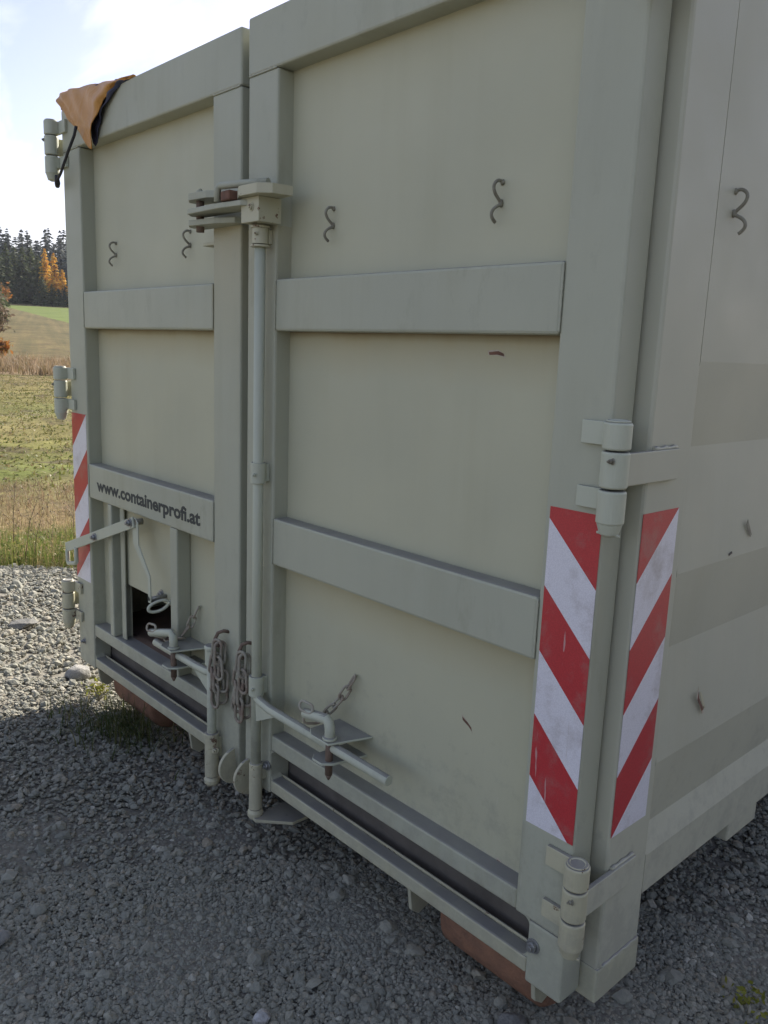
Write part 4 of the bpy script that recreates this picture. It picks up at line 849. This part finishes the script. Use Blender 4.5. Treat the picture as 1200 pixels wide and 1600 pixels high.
for a_ in np.concatenate([np.arange(57, 68.0, 0.5), np.arange(69.8, 83, 0.42)]):
    tree('spruce_tree', 222 + rr.uniform(-3, 7), float(a_) + rr.uniform(-0.12, 0.12), near_m[k % 4], near_t, (rr.uniform(1.05, 1.4), rr.uniform(0.85, 1.12)), lab_n, 'tree', G2, rr.uniform(0, 6)); k += 1
for a_, d0, sc in ((69.15, 232, (0.9, 0.62)), (68.55, 216, (0.75, 0.34)), (68.95, 214, (0.8, 0.42)), (69.5, 217, (0.85, 0.55)), (68.2, 218, (0.8, 0.40))):
    tree('spruce_tree', d0, a_, near_m[k % 4], near_t, sc, 'short dark spruce standing among the golden larches', 'tree', 'short spruces among the larches', rr.uniform(0, 6)); k += 1
tree('larch_tree', 224, 69.30, lar_m[0], lar_t, (1.25, 1.22), 'golden larch, the left and taller of the larches by the wood', 'tree', None, 0.4)
tree('larch_tree', 222, 68.78, lar_m[1], lar_t, (1.2, 1.14), 'golden larch in the middle of the larches by the wood', 'tree', None, 1.9)
tree('larch_tree', 219, 68.30, lar_m[2], lar_t, (1.1, 0.80), 'shortest orange larch, half hidden by the container edge', 'tree', None, 3.1)
for i in range(15):  # row added out of view to dim the light from the right
    t = tree('spruce_tree', 1.0, 0.0, near_m[i % 4], near_t, (rr.uniform(1.0, 1.25), rr.uniform(1.05, 1.35)), 'added unseen spruce blocking light beside the gravel yard', 'tree', 'added spruces blocking light beside the yard', rr.uniform(0, 6))
    x, y = 27.0 + rr.uniform(-1.5, 1.5), -22 + 3.6 * i + rr.uniform(-0.5, 0.5); t.location = (x, y, float(ground_z(np.array(x), np.array(y))) - 0.1)
# shrubs along the left edge of the field
def shrub(dist_, az_, h, wdt, mat, lab, seed, n=700, grp=None):
    x, y = wxy(dist_, az_ + 0.30); z = float(ground_z(np.array(x), np.array(y))); t = thing('shrub', (x, y, z), lab, 'shrub', grp); rg_ = np.random.default_rng(seed)
    ps = []
    for k in range(9):
        c_ = (x + rg_.normal() * wdt * 0.5, y + rg_.normal() * wdt * 0.5, z + h * rg_.uniform(0.25, 0.85)); ps.append(leaves(c_, n // 9, wdt * 0.28, h * 0.16, 0.10 + 0.0011 * dist_, rg_))
    V, F = join(ps); obj('foliage', npmesh('foliage', V, F, [M[mat]]), [], t); b = MB()
    for k in range(7): b.tube([(x, y, z - 0.1), (x + rg_.normal() * wdt * 0.3, y + rg_.normal() * wdt * 0.3, z + h * 0.5), (x + rg_.normal() * wdt * 0.6, y + rg_.normal() * wdt * 0.6, z + h * 0.9)], [0.04, 0.025, 0.01], 6)
    obj('branches', b, 'bark', t)
for i, (d0, a_, h, wd, m_, lab) in enumerate(((60, 72.05, 1.3, 0.9, 'autumn', 'small orange leaved shrub at the end of the dry grass strip'), (82, 72.35, 2.6, 1.3, 'brush', 'bare brown shrub behind the orange one at the left of the field'), (105, 72.1, 3.2, 1.3, 'brush', 'greyish bare shrub halfway up the left edge of the field'), (130, 72.15, 4.2, 1.6, 'brush', 'brown shrub next below the small spruce on the left'), (185, 71.85, 4.2, 1.2, 'autumn', 'orange leaved bush in front of the wood at the far left'))):
    shrub(d0, a_, h, wd, m_, lab, 80 + i, 900)
tree('spruce_tree', 120, 72.4, near_m[1], near_t, (0.75, 0.62), 'lone nearer spruce at the left edge of the field', 'tree', None, 2.2)

# ------------------------------------------------------------------ thin autumn haze over the valley
hz = MB().box(-700, 300, -500, 600, -12, 75); hm = bpy.data.materials.new('haze'); hm.use_nodes = True; ht = hm.node_tree; ht.nodes.clear()
ho = ht.nodes.new('ShaderNodeOutputMaterial'); hv = ht.nodes.new('ShaderNodeVolumePrincipled'); hv.inputs['Color'].default_value = (0.86, 0.91, 1.0, 1); hv.inputs['Density'].default_value = 0.00018; hv.inputs['Anisotropy'].default_value = 0.0
ht.links.new(hv.outputs[0], ho.inputs['Volume']); tag(obj('haze', hz, hm), kind='stuff')
